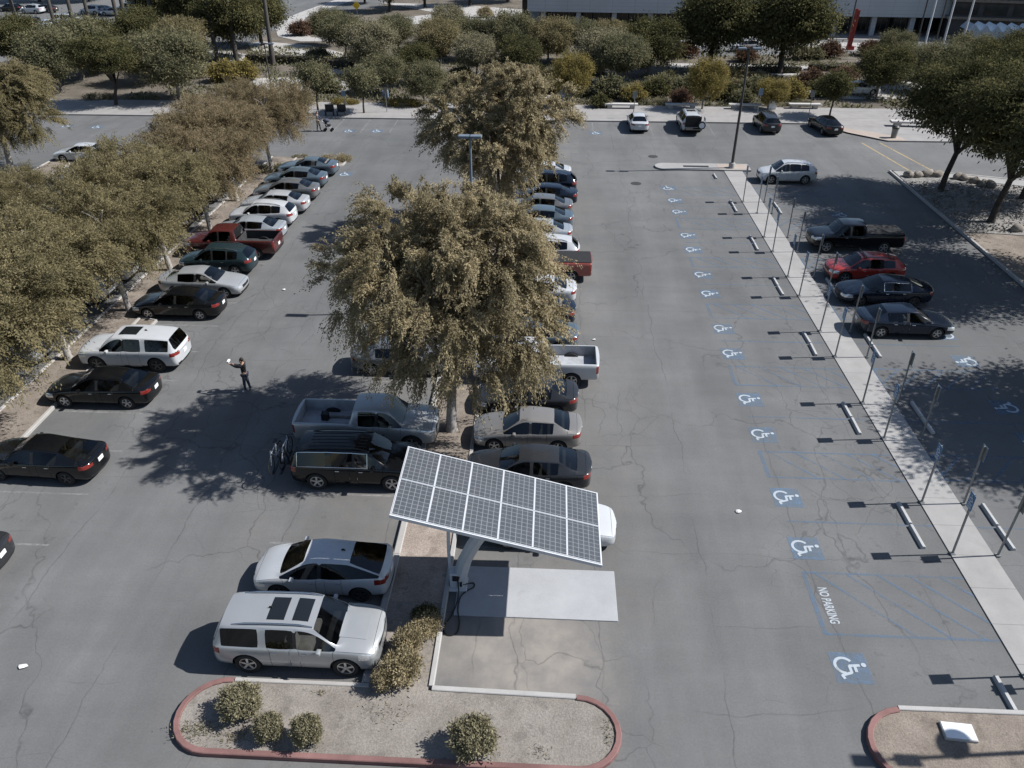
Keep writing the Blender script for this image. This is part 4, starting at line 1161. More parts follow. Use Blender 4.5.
def text_mesh(name, s, size, mat, depth=0.0, align='CENTER'):
    cu = bpy.data.curves.new(name, 'FONT'); cu.body = s; cu.size = size; cu.align_x = align; cu.align_y = 'CENTER'; cu.extrude = depth; cu.offset = size * .02
    o = bpy.data.objects.new('t', cu); COL.objects.link(o); bpy.context.view_layer.update()
    me = bpy.data.meshes.new_from_object(o.evaluated_get(bpy.context.evaluated_depsgraph_get()))
    bpy.data.objects.remove(o); me.materials.clear(); me.materials.append(mat); me.name = name
    return me
o = structure(link_mesh('no_parking_lettering', text_mesh('no_parking_lettering', 'NO PARKING', .42, M['whitep']), None, None, (9.36, 18.02, .009), (0, 0, R(-90))))
o.scale = (.60, 1.0, 1)
# manhole covers
for px, py in ((653, 156.5), (636, 183.5), (634, 155)):
    x, y = G(px, py)
    if px != 634: structure(MB().lathe([(.42, .004), (.42, .009), (.38, .012)], 24, 'Z', (x, y, 0)).build('manhole_cover', M['darksteel'], smooth=40))
# ------------------------------------------------------------------ signs, wheel stops, posts
def sign_post_proto():
    post = MB().box((0, 0, 1.33), (.055, .055, 2.66)).box((0, 0, .02), (.16, .16, .04)).mesh('post', M['steelpost'])
    plate = MB().box((-.045, 0, 2.36), (.012, .34, .62), bevel=.004).mesh('sign_plate', M['signblue'])
    back = MB().box((-.036, 0, 2.36), (.005, .33, .61)).mesh('sign_back', M['signback'])
    sy = MB()
    isa_strokes(sy, lambda u, v: (u, v), 0, .26, .105)
    for v in sy.bm.verts: v.co = Vector((-.0535 - v.co.z, -v.co.x, 2.47 + v.co.y))
    for k, (w, z) in enumerate(((.24, 2.27), (.20, 2.22), (.24, 2.15), (.22, 2.10))): sy.box((-.0525, 0, z), (.003, w, .022))
    sym = sy.mesh('sign_symbol', M['signwhite'])
    return post, plate, back, sym
SP = sign_post_proto()
def accessible_sign(x, y, rz, label, group, tilt=0.0):
    t = empty('accessible_parking_sign', (x, y, .03), label, 'parking sign', group, rz)
    t.rotation_euler = (tilt, tilt * .6, rz)
    for nm, me in (('post', SP[0]),): link_mesh(nm, me, t)
    p = link_mesh('sign_plate', SP[1], t); link_mesh('sign_back', SP[2], p); link_mesh('sign_symbol', SP[3], p)
rs = random.Random(4)
for i, y in enumerate(YS):
    accessible_sign(WX0 + .06 + (0.5 if i == 11 else 0), y - .05, 0, f'{ORD[i]} blue parking sign from the near end, left edge of the pale walkway', 'accessible parking signs along the left walkway edge', rs.uniform(-.02, .02))
for i, y in enumerate([15.4] + YS[1:]):
    accessible_sign(WX1 + .12, y - .06, PI, f'{ORD[i]} grey-backed parking sign from the near end, right edge of the pale walkway', 'accessible parking signs along the right walkway edge', rs.uniform(-.02, .02))
def wheel_stop_mesh():
    m = MB(); prof = [(-.085, 0), (-.075, .09), (-.045, .125), (.045, .125), (.075, .09), (.085, 0)]
    rows = [[m.bm.verts.new((x * k, y, z * (1 if k == 1 else .92))) for x, z in prof] for y, k in ((-.575, .9), (-.55, 1), (.55, 1), (.575, .9))]
    for a, b in zip(rows, rows[1:]):
        for k in range(5): m.bm.faces.new((a[k], b[k], b[k + 1], a[k + 1]))
    m.bm.faces.new(rows[0]); m.bm.faces.new(rows[-1][::-1])
    return m.mesh('wheel_stop', M['stop'])
WSM = wheel_stop_mesh()
left = [(13.47, 14.9), (13.3, 63.0)] + [(13.45, y + s) for y in (21.98, 28.8, 35.45, 42.3, 48.9, 55.95) for s in (-.62, .62)]
left = sorted(left, key=lambda p: p[1])
for i, (x, y) in enumerate(left):
    o = link_mesh('wheel_stop', WSM, None, None, (x, y, .0), (0, 0, rs.uniform(-.03, .03)))
    tag(o, f'{ORD[i]} wheel stop from the near end, left of the pale walkway', 'wheel stop', 'wheel stops left of the walkway')
right = sorted([(16.58, y + s) for y in (22.05, 29.0, 35.4, 42.3, 55.7) for s in (-.62, .62)], key=lambda p: p[1])
for i, (x, y) in enumerate(right):
    o = link_mesh('wheel_stop', WSM, None, None, (x, y, .0), (0, 0, rs.uniform(-.04, .04)))
    tag(o, f'{ORD[i]} wheel stop from the near end, right of the pale walkway', 'wheel stop', 'wheel stops right of the walkway')

M['bluepost'] = simple('blue_grey_post', (0.12, 0.15, 0.185), 0.6, 0, 0.1)
# ------------------------------------------------------------------ lamp posts
def lamp_post(x, y, h, label, arm=1.1, mat='darksteel', round_heads=False, base=True, rz=0.0, r=.09):
    t = empty('lamp_post', (x, y, 0), label, 'lamp post', None, rz)
    MB().tube([(0, 0, 0), (0, 0, h)], [r, r * .62], 10).build('pole', M[mat], t, 40)
    if base: MB().lathe([(.26, 0), (.26, .5), (.22, .56)], 16).build('pole_base', M['kerb'], t, 40)
    MB().box((0, 0, h + .03), (arm * 2, .06, .06)).build('arm', M[mat], t)
    for s in (-1, 1):
        if round_heads: MB().lathe([(.02, h - .12), (.30, h - .10), (.34, h), (.20, h + .10), (.02, h + .12)], 16, 'Z', (s * arm, 0, 0)).build('lamp_head', M[mat], t, 40)
        else: MB().box((s * arm, 0, h + .03), (.62, .36, .14), bevel=.03).build('lamp_head', M['bluepost'], t)
    return t
lamp_post(15.0, 65.1, 9.3, 'tall dark pole with short lamp arms on the kerb island ending the walkway', .55, r=.125)
lamp_post(-3.95, 38.3, 9.45, 'grey lamp post with a flat double head rising between the two big trees', .26, 'bluepost', base=True)
x, y = G(272, 93); lamp_post(x, y, 5.2, 'thin dark lamp post with a flat crossarm beside the small tree of the far walk', .75, base=False)
t = lamp_post(18.9, 13.62, 9.4, 'lamp post outside the right edge, its shadow crossing the island with the pale lid', .5)
MB().lathe([(.02, -.02), (.42, -.02), (.42, .02), (.02, .02)], 24, 'X', (0, .32, 7.6)).tube([(0, 0, 7.6), (0, .32, 7.6)], .03, 6).build('round_mirror', M['signback'], t)

# ------------------------------------------------------------------ solar charging station
ang = math.atan2(1.66, 6.07)
st = empty('solar_charging_station', (-1.26, 18.17, 0), 'solar panel canopy on a leaning grey column with charger box and pale steel pad', 'solar charger')
structure_plate = MB().box((1.16, -.10, .015), (5.24, 2.15, .05), bevel=.01).build('base_plate', M['pad'], st)
Rm = Matrix.Rotation(ang, 3, 'Y')
def pl(x, y, z): return Rm @ Vector((x, y, z)) + Vector((0, 0, 3.70))
f = MB()
LX, LY = 6.30, 3.20
for yy in (-LY / 2, LY / 2): f.box(pl(0, yy, 0), (LX + .06, .055, .11), rot=Rm)
for xx in (-LX / 2, LX / 2): f.box(pl(xx, 0, 0), (.055, LY - .06, .11), rot=Rm)
f.build('panel_frame', M['whitesteel'], st)
b = MB(); b.box(pl(.3, 0, -.24), (4.2, .46, .26), rot=Rm, bevel=.03)
for xx in (-2.6, -1.3, 0, 1.3, 2.6): b.box(pl(xx, 0, -.10), (.08, 3.05, .07), rot=Rm)
for yy in (-.9, .9): b.box(pl(0, yy, -.075), (6.1, .07, .05), rot=Rm)
b.build('support_beam', M['greysteel'], st)
t = NT('solar_cells')
co = t.sep(t.co())
def grid(t, c, per, w):
    return t.ramp(t.math('ABSOLUTE', t.math('SUBTRACT', t.math('FRACT', t.math('ADD', t.math('DIVIDE', c, per), 100.0)), 0.5)), [(0.5 - w - .02, 0.0), (0.5 - w + .02, 1.0)])
g = t.math('MAXIMUM', grid(t, co[0], 1.00 / 6, .055), grid(t, co[1], 1.53 / 9, .055))
g2 = t.math('MULTIPLY', grid(t, co[1], 1.53 / 27, .05), .30)
cell = t.mix(g2, t.ramp(t.noise(2.0, 3), [(0.3, (0.052, 0.058, 0.066)), (0.7, (0.068, 0.074, 0.083))]), (0.20, 0.21, 0.23))
t.col(t.mix(g, cell, (0.185, 0.195, 0.208))).set(0.38, 0, 0.35)
M['cells'] = t.m
t = NT('panel_backsheet'); t.col((.55, .56, .57)); M['backsheet'] = t.m
mod = MB().box((0, 0, 0), (1.005, 1.545, .035)).mesh('solar_module', [M['cells']])
frm = MB()
for s in (-1, 1):
    frm.box((s * .513, 0, .004), (.026, 1.575, .05)); frm.box((0, s * .778, .004), (1.0, .022, .05))
frm = frm.mesh('module_frame', M['greysteel'])
for i in range(6):
    for j in range(2):
        p = pl(-LX / 2 + 1.05 * (i + .5), (j - .5) * 1.59, .045)
        o = link_mesh('solar_module', mod, st, None, p, (0, ang, 0)); link_mesh('module_frame', frm, o)
BX, BY = -1.44, .12       # charger base, relative to the station
MB().tube([(BX + .04, BY, .02), (BX + .08, BY, .5), (BX + .24, BY, 1.15), (BX + .56, BY, 1.9), (BX + .95, BY, 2.6), (BX + 1.32, BY, 3.32)], [.25, .24, .23, .23, .24, .26], 8).build('column', M['greysteel'], st)
MB().box((BX, BY - .02, .06), (.62, .62, .10), bevel=.02).box((BX - .03, BY, .38), (.46, .40, .62), bevel=.03).build('charger_box', M['whitesteel'], st)
MB().box((BX - .03, BY - .215, .52), (.26, .03, .22), bevel=.008).box((BX + .12, BY - .23, .30), (.07, .08, .20), bevel=.01).build('charger_panel', M['blacksteel'], st)
MB().tube([(BX - .26, BY + .1, .1), (BX - .28, BY + .1, 1.5), (BX - .22, BY + .1, 3.5)], .055, 8).build('conduit', M['whitesteel'], st, 40)
MB().box((BX - .02, BY + .12, 2.9), (.30, .26, .62), bevel=.02).build('control_box', M['greysteel'], st)
cb = [(BX + .02, BY - .25, .42), (BX + .05, BY - .36, .2), (BX + .05, BY - .50, .06), (BX + .02, BY - .9, .05), (BX - .1, BY - 1.4, .05), (BX - .26, BY - 1.75, .045), (BX - .22, BY - 2.02, .03), (BX - .02, BY - 2.1, .03),
      (BX + .17, BY - 1.98, .03), (BX + .2, BY - 1.6, .045), (BX + .1, BY - 1.1, .05), (BX + .12, BY - .6, .06), (BX + .3, BY - .3, .06), (BX + .52, BY - .12, .06), (BX + .5, BY + .06, .06), (BX + .34, BY + .02, .07), (BX + .2, BY - .2, .25)]
def smooth_pts(p, n=5):
    p = [Vector(q) for q in p]; out = []
    for i in range(len(p) - 1):
        p0, p1, p2, p3 = p[max(i - 1, 0)], p[i], p[i + 1], p[min(i + 2, len(p) - 1)]
        for k in range(n):
            t = k / n; out.append(.5 * ((2 * p1) + (p2 - p0) * t + (2 * p0 - 5 * p1 + 4 * p2 - p3) * t * t + (3 * p1 - p0 - 3 * p2 + p3) * t ** 3))
    return out + [p[-1]]
MB().tube(smooth_pts(cb), .022, 6).build('charging_cable', M['blacksteel'], st, 60)
# low rail at the end of the strip
o = MB().tube([(-4.86, 21.6, 0), (-4.86, 21.6, .75)], .04, 6).tube([(-4.86, 19.6, 0), (-4.86, 19.6, .75)], .04, 6).build('bollard_pair', M['darksteel']) if False else None

# utility lid and litter
t = empty('junction_box', (*G(957, 735), .10), 'pale rectangular utility lid lying on the brown island by the red kerb', 'utility box', None, R(-4))
MB().box((0, 0, .03), (.86, .54, .10), bevel=.015).build('lid', M['kerbw'], t); MB().box((0, 0, .085), (.80, .48, .012)).build('lid_plate', M['signwhite'], t)
for lab, (px, py), s in (('crumpled white paper on the open asphalt at the lower left', (23, 667), .19), ('small scrap of white paper in the aisle beside the accessible stalls', (738, 512), .14), ('tiny white wrapper on the asphalt behind the white pickup', (594, 340), .13), ('white speck of litter behind the silver sedan', (284, 290), .13)):
    x, y = G(px, py); m = MB(); rp = random.Random(px); n = 7; top = [m.bm.verts.new((math.cos(2 * PI * k / n) * s * rp.uniform(.6, 1), math.sin(2 * PI * k / n) * s * .7 * rp.uniform(.6, 1), .015 + rp.uniform(0, .05))) for k in range(n)]; c = m.bm.verts.new((0, 0, .07))
    for k in range(n): m.bm.faces.new((top[k], top[(k + 1) % n], c))
    r = bmesh.ops.extrude_face_region(m.bm, geom=m.bm.faces[:])
    for v in r['geom']:
        if isinstance(v, bmesh.types.BMVert): v.co.z += .006
    tag(m.build('paper_scrap', M['paper'], None, None, (x, y, 0)), lab, 'litter')

# ------------------------------------------------------------------ benches, bins, far signs
for i, (x0, x1, y) in enumerate(((5.5, 9.0, 85.7), (11.9, 15.3, 85.9), (18.55, 21.9, 86.1), (24.9, 28.2, 86.6))):
    t = empty('concrete_bench', ((x0 + x1) / 2, y, .12), f'{ORD[i]} long pale concrete bench from the left along the far walk', 'bench', 'long concrete benches on the far walk')
    MB().box((0, 0, .42), (x1 - x0, .62, .16), bevel=.03).build('seat', M['benchc'], t)
    for s in (-1, 1): MB().box((s * (x1 - x0) * .34, 0, .17), (.5, .5, .34), bevel=.02).build('leg', M['kerb'], t)
t = empty('concrete_bench', (35.0, 79.6, .12), 'low pale concrete bench alone on the wide pavement at the right', 'bench', None, R(-4)); MB().box((0, 0, .42), (4.0, .75, .20), bevel=.03).build('seat', M['benchc'], t)
for s in (-1, 1): MB().box((s * 1.3, 0, .16), (.6, .6, .32), bevel=.02).build('leg', M['kerb'], t)
x, y = G(893, 139); t = empty('litter_bin', (x, y, .12), 'small grey litter bin standing alone on the pavement corner', 'litter bin')
MB().lathe([(.24, 0), (.30, .85)], 16).build('bin_body', M['signback'], t, 40); MB().lathe([(.33, .85), (.33, .98), (.2, 1.12), (.02, 1.14)], 16).build('bin_lid', M['darksteel'], t, 40)
t = empty('metal_bench', (*G(336, 117), 0.12), 'black metal bench with two separate back panels under the small far tree', 'bench')
for s in (-.62, .62):
    MB().box((s, .18, .78), (.92, .06, .62), bevel=.02).build('backrest', M['blacksteel'], t); MB().box((s, -.10, .46), (.92, .5, .06), bevel=.02).build('seat', M['blacksteel'], t)
for x in (-1.0, -.2, .2, 1.0): MB().box((x, -.05, .22), (.05, .42, .44)).build('leg', M['blacksteel'], t)
M['awningblue'] = simple('pale_blue_metal', (0.16, 0.21, 0.27), 0.5)
def small_sign(px, py, h, label, plate=(.42, .42), mat='awningblue', shape=0, pole='steelpost'):
    x, y = G(px, py); t = empty('sign_post', (x, y, .1), label, 'sign')
    MB().tube([(0, 0, 0), (0, 0, h)], .035, 6).build('post', M[pole], t)
    MB().box((0, -.05, h - plate[1] / 2), (plate[0], .02, plate[1]), rot=Matrix.Rotation(PI / 4, 3, 'Y') if shape else None, bevel=.006).build('sign_plate', M[mat], t)
small_sign(359, 33, 4.4, 'yellow diamond warning sign among the far bushes', (.9, .9), 'yellow', 1)
small_sign(562, 119, 2.7, 'thin post with a pale blue plate between the yellow tree and the white far car', (.45, .65))
small_sign(633, 119, 2.6, 'thin post with a grey plate directly behind the white far car', (.45, .65), 'signback')
small_sign(757, 116, 2.6, 'thin post with a blue plate behind the dark far SUV', (.45, .65))
small_sign(808, 118, 2.6, 'thin post with a grey plate left of the black far car', (.45, .65), 'signback')
small_sign(316, 101, 2.5, 'thin post with a white plate behind the black bench', (.4, .5), 'signwhite')
small_sign(346, 116, 2.4, 'thin post with a blue plate right of the black bench', (.4, .55))
small_sign(387, 113, 2.4, 'thin post with a grey plate between the two small far trees and the round bush', (.4, .55), 'signback')
for lab, px, py, w, h in (('pale utility cabinet at the far walk right of the benches', 771, 110, .8, 1.1), ('pale blue box cabinet among the bushes near the left far tree', 386, 100, .6, .9)):
    x, y = G(px, py); t = empty('utility_cabinet', (x, y, .1), lab, 'cabinet'); MB().box((0, 0, h / 2), (w, .6, h), bevel=.02).build('cabinet_body', M['benchc'] if px > 500 else M['awningblue'], t); MB().box((0, -.31, h * .52), (w * .86, .02, h * .82), bevel=.005).build('cabinet_door', M['signwhite'] if px > 500 else M['awningblue'], t)

# ------------------------------------------------------------------ building
BR = R(-4.0)
bd = empty('campus_building', (20, 138.3, 0), 'long grey ribbed building raised on columns over a dark glazed ground floor', 'building', None, BR)
t = NT('ribbed_facade'); co = t.sep(t.co())
rib = grid(t, co[2], .55, .06); pan = grid(t, co[0], 3.6, .006)
base = t.ramp(t.noise(.25, 4), [(0.3, (0.37, 0.385, 0.40)), (0.7, (0.42, 0.435, 0.45))])
base = t.mix(t.math('MULTIPLY', rib, .35), base, (0.2, 0.205, 0.215)); base = t.mix(t.math('MULTIPLY', pan, .45), base, (0.11, 0.115, 0.12))
t.col(base).set(.7, 0, .3); M['facade'] = t.m
M['glazing'] = simple('dark_glazing', (0.018, 0.021, 0.025), 0.15, 0, 0.3, .4, 0.5)
M['darkwall'] = simple('shaded_wall', (0.06, 0.06, 0.062), 0.8, 0, 0.2, .5)  # plain dark colour for the roofs and dark walls
MB().box((10, 0, 8.65), (69, .5, 11.5)).build('wall', M['facade'], bd)
MB().box((10, 6.1, 14.2), (69, 12, .5)).box((10, 6.1, 3.2), (68.6, 11.6, .4)).build('roof', M['darkwall'], bd)
MB().box((10, 12.2, 7.2), (69, .4, 14.2)).box((-24.3, 6.1, 9.2), (.4, 11.6, 10.2)).box((44.3, 6.1, 9.2), (.4, 11.6, 10.2)).build('side_wall', M['facade'], bd)
MB().box((10, 6.4, 1.9), (66, .3, 3.8)).build('ground_floor_wall', M['darkwall'], bd)
for k in range(22):
    w = MB().box((-21.5 + 3 * k, 6.18, 1.9), (2.7, .08, 3.3)).build('window', M['glazing'], bd)
    m = MB()
    for q in (-1.38, -.45, .45, 1.38): m.box((-21.5 + 3 * k + q, 6.11, 1.9), (.06, .06, 3.3))
    m.box((-21.5 + 3 * k, 6.105, 2.6), (2.7, .05, .06)); m.build('window_frame', M['steelpost'], w)
for k in range(12):
    MB().box((-22 + 5.8 * k, .9, 1.85), (.75, .75, 3.7), bevel=.04).build('column', M['facade'], bd)
sheet('plaza', [(-8, 136.5), (64, 131.5), (65, 146), (-7, 151)], .10, M['plaza'])
bl = empty('stair_tower', (*G(541, 24), 0), 'plain pale tower block at the left end of the grey building', 'building', None, BR)
MB().box((0, 1.5, 7.5), (3.6, 4, 15)).build('wall', M['facade'], bl); MB().box((0, 1.5, 15.1), (3.8, 4.2, .25)).build('roof', M['darkwall'], bl)
MB().box((-2.6, 2.4, 7), (1.6, 3, 14)).build('glazed_bay', M['glazing'], bl)
dk = empty('dark_building', (72, 131, 0), 'dark building with stepped slabs at the top right corner', 'building', None, R(-14))
MB().box((0, 6, 4), (24, 12, 8)).build('wall', M['darkwall'], dk)
for z in (3.2, 5.6, 8.0): MB().box((0, 5.6, z), (25, 13, .35)).build('floor_slab', M['bark'], dk)
for k in range(6): MB().box((-10 + 4 * k, -.06, 4.4), (3.2, .1, 1.5)).build('window', M['glazing'], dk)
# zigzag awning
x0, y0 = G(962, 55)
aw = empty('zigzag_awning', (x0, y0, 0), 'pale blue zigzag awning in front of the dark building at the top right', 'awning')
m = MB(); n = 10; W = 13.0
for k in range(n):
    xa, xb, xc = W * k / n, W * (k + .5) / n, W * (k + 1) / n
    sk = -.35
    for (p, za, q, zb2) in ((xa, 3.1, xb, 3.9), (xb, 3.9, xc, 3.1)):
        m.quad([(p, sk * p, za), (q, sk * q, zb2), (q, sk * q + 3, zb2 + .2), (p, sk * p + 3, za + .2)])
        m.quad([(p, sk * p, 2.2), (q, sk * q, 2.2), (q, sk * q, zb2), (p, sk * p, za)])
bmesh.ops.remove_doubles(m.bm, verts=m.bm.verts[:], dist=.001)
M['awning'] = simple('pale_blue_canvas', (0.30, 0.36, 0.43), 0.8, 0, 0.1)
o = m.build('awning_fabric', M['awning'], aw); sm = o.modifiers.new('thickness', 'SOLIDIFY'); sm.thickness = .05
for k in (1.5, 5.5, 9.5, 12.2): MB().box((k, -.35 * k + .4, 1.0), (.9, .9, 2.0), bevel=.03).box((k, -.35 * k + .4, 2.05), (1.05, 1.05, .12)).build('pillar', M['signback'], aw)
# red pylon, flagpoles and dark poles
x, y = G(849, 50.5); t = empty('red_sculpture', (x, y, 0), 'tall slender red sculpture standing in front of the grey building', 'sculpture')
MB().box((-.20, 0, 2.75), (.30, .34, 5.5), rot=Matrix.Rotation(.035, 3, 'Y')).build('left_blade', M['red'], t); MB().box((.18, .1, 2.65), (.26, .34, 5.3), rot=Matrix.Rotation(.035, 3, 'Y')).build('right_blade', M['red'], t)
MB().box((.08, .05, .3), (1.0, .8, .6), bevel=.05).build('plinth', M['red'], t)
for i, (px, py) in enumerate(((919, 66), (939, 59), (958.5, 55))):
    x, y = G(px, py); t = empty('flagpole', (x, y, 0), ['left flagpole of three bright poles at the upper right', 'middle flagpole of three bright poles at the upper right', 'right flagpole of three bright poles at the upper right, before the blue awning'][i], 'flagpole', 'bright flagpoles')
    MB().tube([(0, 0, 0), (0, 0, 13)], [.16, .09], 10).build('pole', M['whitesteel'], t, 40); MB().lathe([(.02, 12.95), (.13, 13.05), (.13, 13.15), (.02, 13.25)], 12).build('finial', M['chrome'], t, 40); MB().lathe([(.34, 0), (.34, .18), (.2, .3)], 14).build('pole_base', M['kerb'], t, 40)
for i, (px, py) in enumerate(((848, 40), (864.5, 34), (915, 50), (934, 48))):
    x, y = G(px, py); t = empty('dark_pole', (x, y, 0), ['dark slender pole right behind the red sculpture', 'dark slender pole right of the red sculpture', 'dark pole left of the left flagpole', 'dark pole between the left and middle flagpoles'][i], 'pole', 'dark poles at the upper right')
    MB().tube([(0, 0, 0), (0, 0, 10)], [.13, .10], 8).build('shaft', M['darksteel'], t, 40); MB().lathe([(.12, 10), (.3, 10.1), (.3, 10.3), (.05, 10.4)], 10).build('lamp_head', M['darksteel'], t, 40)
# ------------------------------------------------------------------ cars in their stalls
GL = 'cars in the left row'; GC = 'cars on the right side of the middle row'; GF = 'cars parked along the far walk'
def row_l(kind, paint, y, label, tail=-17.5, nose_right=False, rot=0.0, cat='car'):
    L = SPECS[kind]['L']
    return car(kind, paint, tail - L / 2, y, (0 if nose_right else 180) + rot, label, cat, GL)
row_l('sedan', 'darkgrey', 18.25, 'dark grey sedan cut off by the left edge, only its tail in view', -18.1)
row_l('fastback', 'black', 23.60, 'glossy black fastback sedan at the left edge, nearest whole car of the left row', -17.35, rot=-3)
row_l('sedan', 'black', 28.80, 'black sedan with bright rear window directly below the white SUV of the left row', -17.5)
row_l('whitesuv', 'white', 32.05, 'white SUV with a dark sunroof in the left row', -17.5, cat='SUV')
row_l('sedan', 'black', 37.30, 'black sedan beside the silver sedan parked nose out in the left row', -17.55)
row_l('sedan', 'silver', 40.05, 'silver sedan parked nose out in the left row', -17.3, True)
row_l('xov', 'teal', 43.00, 'dark green-black crossover between the silver sedan and the maroon pickup', -17.7, cat='SUV')
row_l('pickup', 'maroon', 45.58, 'maroon pickup truck with an open bed in the left row', -17.0, cat='pickup truck')
row_l('sedan', 'palegrey', 48.28, 'pale grey sedan between the maroon pickup and the white estate', -17.45)
row_l('xov', 'white', 50.88, 'white estate-like SUV behind the pale grey sedan', -17.5, cat='SUV')
row_l('sedan', 'palesilver', 53.48, 'white-silver sedan next to the white estate in the left row', -17.3)
row_l('sedan', 'grey', 56.28, 'mid grey sedan beyond the white-silver sedan', -17.3)
row_l('sedan', 'steel', 59.08, 'dark blue-grey sedan beside the blue-grey coupe', -17.4)
row_l('coupe', 'steel', 62.13, 'blue-grey coupe, the last car of the left row by the low bush', -17.3)
GLL = 'cars nosed up to the far side of the left planting strip'
def row_ll(kind, paint, y, label, nose=-24.5, cat='car'):
    return car(kind, paint, nose - SPECS[kind]['L'] / 2, y, 0, label, cat, GLL, drop=('interior',))
row_ll('sedan', 'palegrey', 32.1, 'pale grey-blue sedan half hidden under the nearest left tree')
row_ll('pickup', 'white', 38.8, 'white pickup peeking out from under the left trees behind a pale trunk', cat='pickup truck')
row_ll('suv', 'white', 41.5, 'white SUV front under the left trees across from the silver sedan', cat='SUV')
row_ll('sedan', 'darkgrey', 44.3, 'dark grey sedan in shade beyond the white SUV under the left trees')
row_ll('sedan', 'teal', 47.1, 'dark teal sedan between two pale trunks under the left trees')
row_ll('sedan', 'maroon', 49.9, 'maroon sedan in shade under the left trees')
row_ll('sedan', 'black', 52.6, 'black sedan in shade under the left trees beyond the maroon one')
row_ll('xov', 'darkgrey', 55.3, 'dark grey crossover under the left trees', cat='SUV')
row_ll('sedan', 'white', 58.0, 'white sedan under the far end of the left trees')
row_ll('sedan', 'steel', 60.9, 'blue-grey sedan at the far end under the left trees')
# middle row, left side
car('suv', 'silver', -7.10, 15.5, 0, 'silver SUV with two dark roof panes beside the bottom island', 'SUV')
car('hatchback', 'white', -7.12, 18.25, 180, 'white hatchback parked nose out next to the silver SUV')
car('darksuv', 'black', -7.25, 23.85, 0, 'black SUV with ribbed roof and chrome window line beside the silver pickup', 'SUV')
car('pickup', 'silver', -7.35, 26.45, 0, 'silver double-cab pickup truck in the shade of the big tree', 'pickup truck')
car('sedan', 'grey', -6.9, 32.2, 0, 'grey sedan almost hidden under the left side of the big tree')
# middle row, right side
def row_c(kind, paint, y, label, tail=1.65, nose_right=False, cat='car'):
    L = SPECS[kind]['L']
    return car(kind, paint, tail - L / 2, y, 0 if nose_right else 180, label, cat, GC)
row_c('sedan', 'white', 20.90, 'white sedan under the solar canopy with its nose showing', 2.62, True)
row_c('sedan', 'darkgrey', 23.90, 'dark grey sedan right behind the solar canopy', 1.85)
row_c('short_sedan', 'tan', 26.50, 'silver-tan sedan between two dark sedans right of the big trunk', 1.55)
row_c('short_sedan', 'darkgrey', 29.05, 'dark grey sedan between the tan sedan and the white pickup', 1.45)
row_c('white_pickup', 'white', 31.65, 'white pickup truck with an empty grey bed on the right of the middle row', 2.45, cat='pickup truck')
row_c('sedan', 'steel', 34.65, 'blue-grey sedan next to the white pickup in the middle row', 1.6)
row_c('coupe', 'navy', 37.35, 'dark blue coupe two places beyond the white pickup', 1.5)
row_c('sedan', 'white', 39.85, 'white sedan beside the brick red pickup on the nearer side', 1.6)
row_c('covered_pickup', 'brick', 43.15, 'brick red pickup truck with a black bed cover', 2.55, cat='pickup truck')
row_c('xov', 'white', 45.48, 'white crossover just beyond the brick red pickup', 1.9, cat='SUV')
row_c('sedan', 'palegrey', 48.68, 'pale grey-blue sedan beyond the white crossover', 1.5)
row_c('sedan', 'steel', 51.28, 'steel blue sedan in the upper middle row', 1.6)
row_c('sedan', 'grey', 53.68, 'mid grey sedan in the upper middle row', 1.6)
row_c('sedan', 'navy', 56.08, 'dark blue sedan with a long window line in the upper middle row', 2.0)
row_c('xov', 'navy', 58.68, 'dark blue crossover with red lamps at the top of the middle row', 2.0, cat='SUV')
row_c('sedan', 'white', 61.58, 'white sedan, the farthest car of the middle row', 1.6)
# right stalls
car('covered_pickup', 'black', 19.6, 48.5, 180, 'long black pickup truck in tree shade right of the walkway', 'pickup truck')
car('wagon', 'red', 18.75, 43.8, 180, 'bright red estate with black roof bars right of the walkway')
car('chrome_sedan', 'navy', 18.85, 40.8, 180, 'dark sedan with a bright window line beside the red estate')
car('sedan', 'navy', 18.6, 37.15, 0, 'dark blue sedan parked nose to the right, nearest of the right stalls')
car('xov', 'white', 18.7, 62.2, 180, 'white crossover at the end of the walkway beside the tall pole', 'SUV')
# far walk
car('sedan', 'white', 8.35, 78.25, 90, 'white sedan seen from behind at the far walk', 'car', GF)
car('xov', 'darkgrey', 20.7, 78.2, 92, 'dark grey crossover seen from behind at the far walk', 'SUV', GF)
car('sedan', 'black', 26.2, 77.9, 97, 'black sedan seen from behind at the right end of the far walk', 'car', GF)
car('xov', 'black', -10.2, 78.2, 90, 'black crossover at the far walk half hidden by the tall tree', 'SUV', GF)
v = car('suv', 'white', 13.3, 78.4, 90, 'white SUV with its back doors open at the far walk', 'SUV', GF)
MB().box((-2.95, 0, .62), (.75, 1.5, .06), bevel=.01).build('open_tailgate', M['trim'], v)
MB().box((-2.62, -1.02, 1.15), (.75, .07, 1.0), bevel=.03).build('open_back_door', PAINT['white'], v)
MB().box((-2.47, 0, 1.18), (.12, 1.5, .95), bevel=.03).build('open_boot', M['trim'], v)
q = MB().lathe([(.24, -.10), (.36, -.09), (.37, .09), (.24, .10)], 22, 'X', (-2.98, -.72, .98)).build('spare_wheel', M['tyre'], v, 40)
MB().lathe([(.02, -.11), (.25, -.11), (.25, .10), (.02, .10)], 20, 'X', (-2.98, -.72, .98)).build('wheel_cover', M['signwhite'], q, 40)
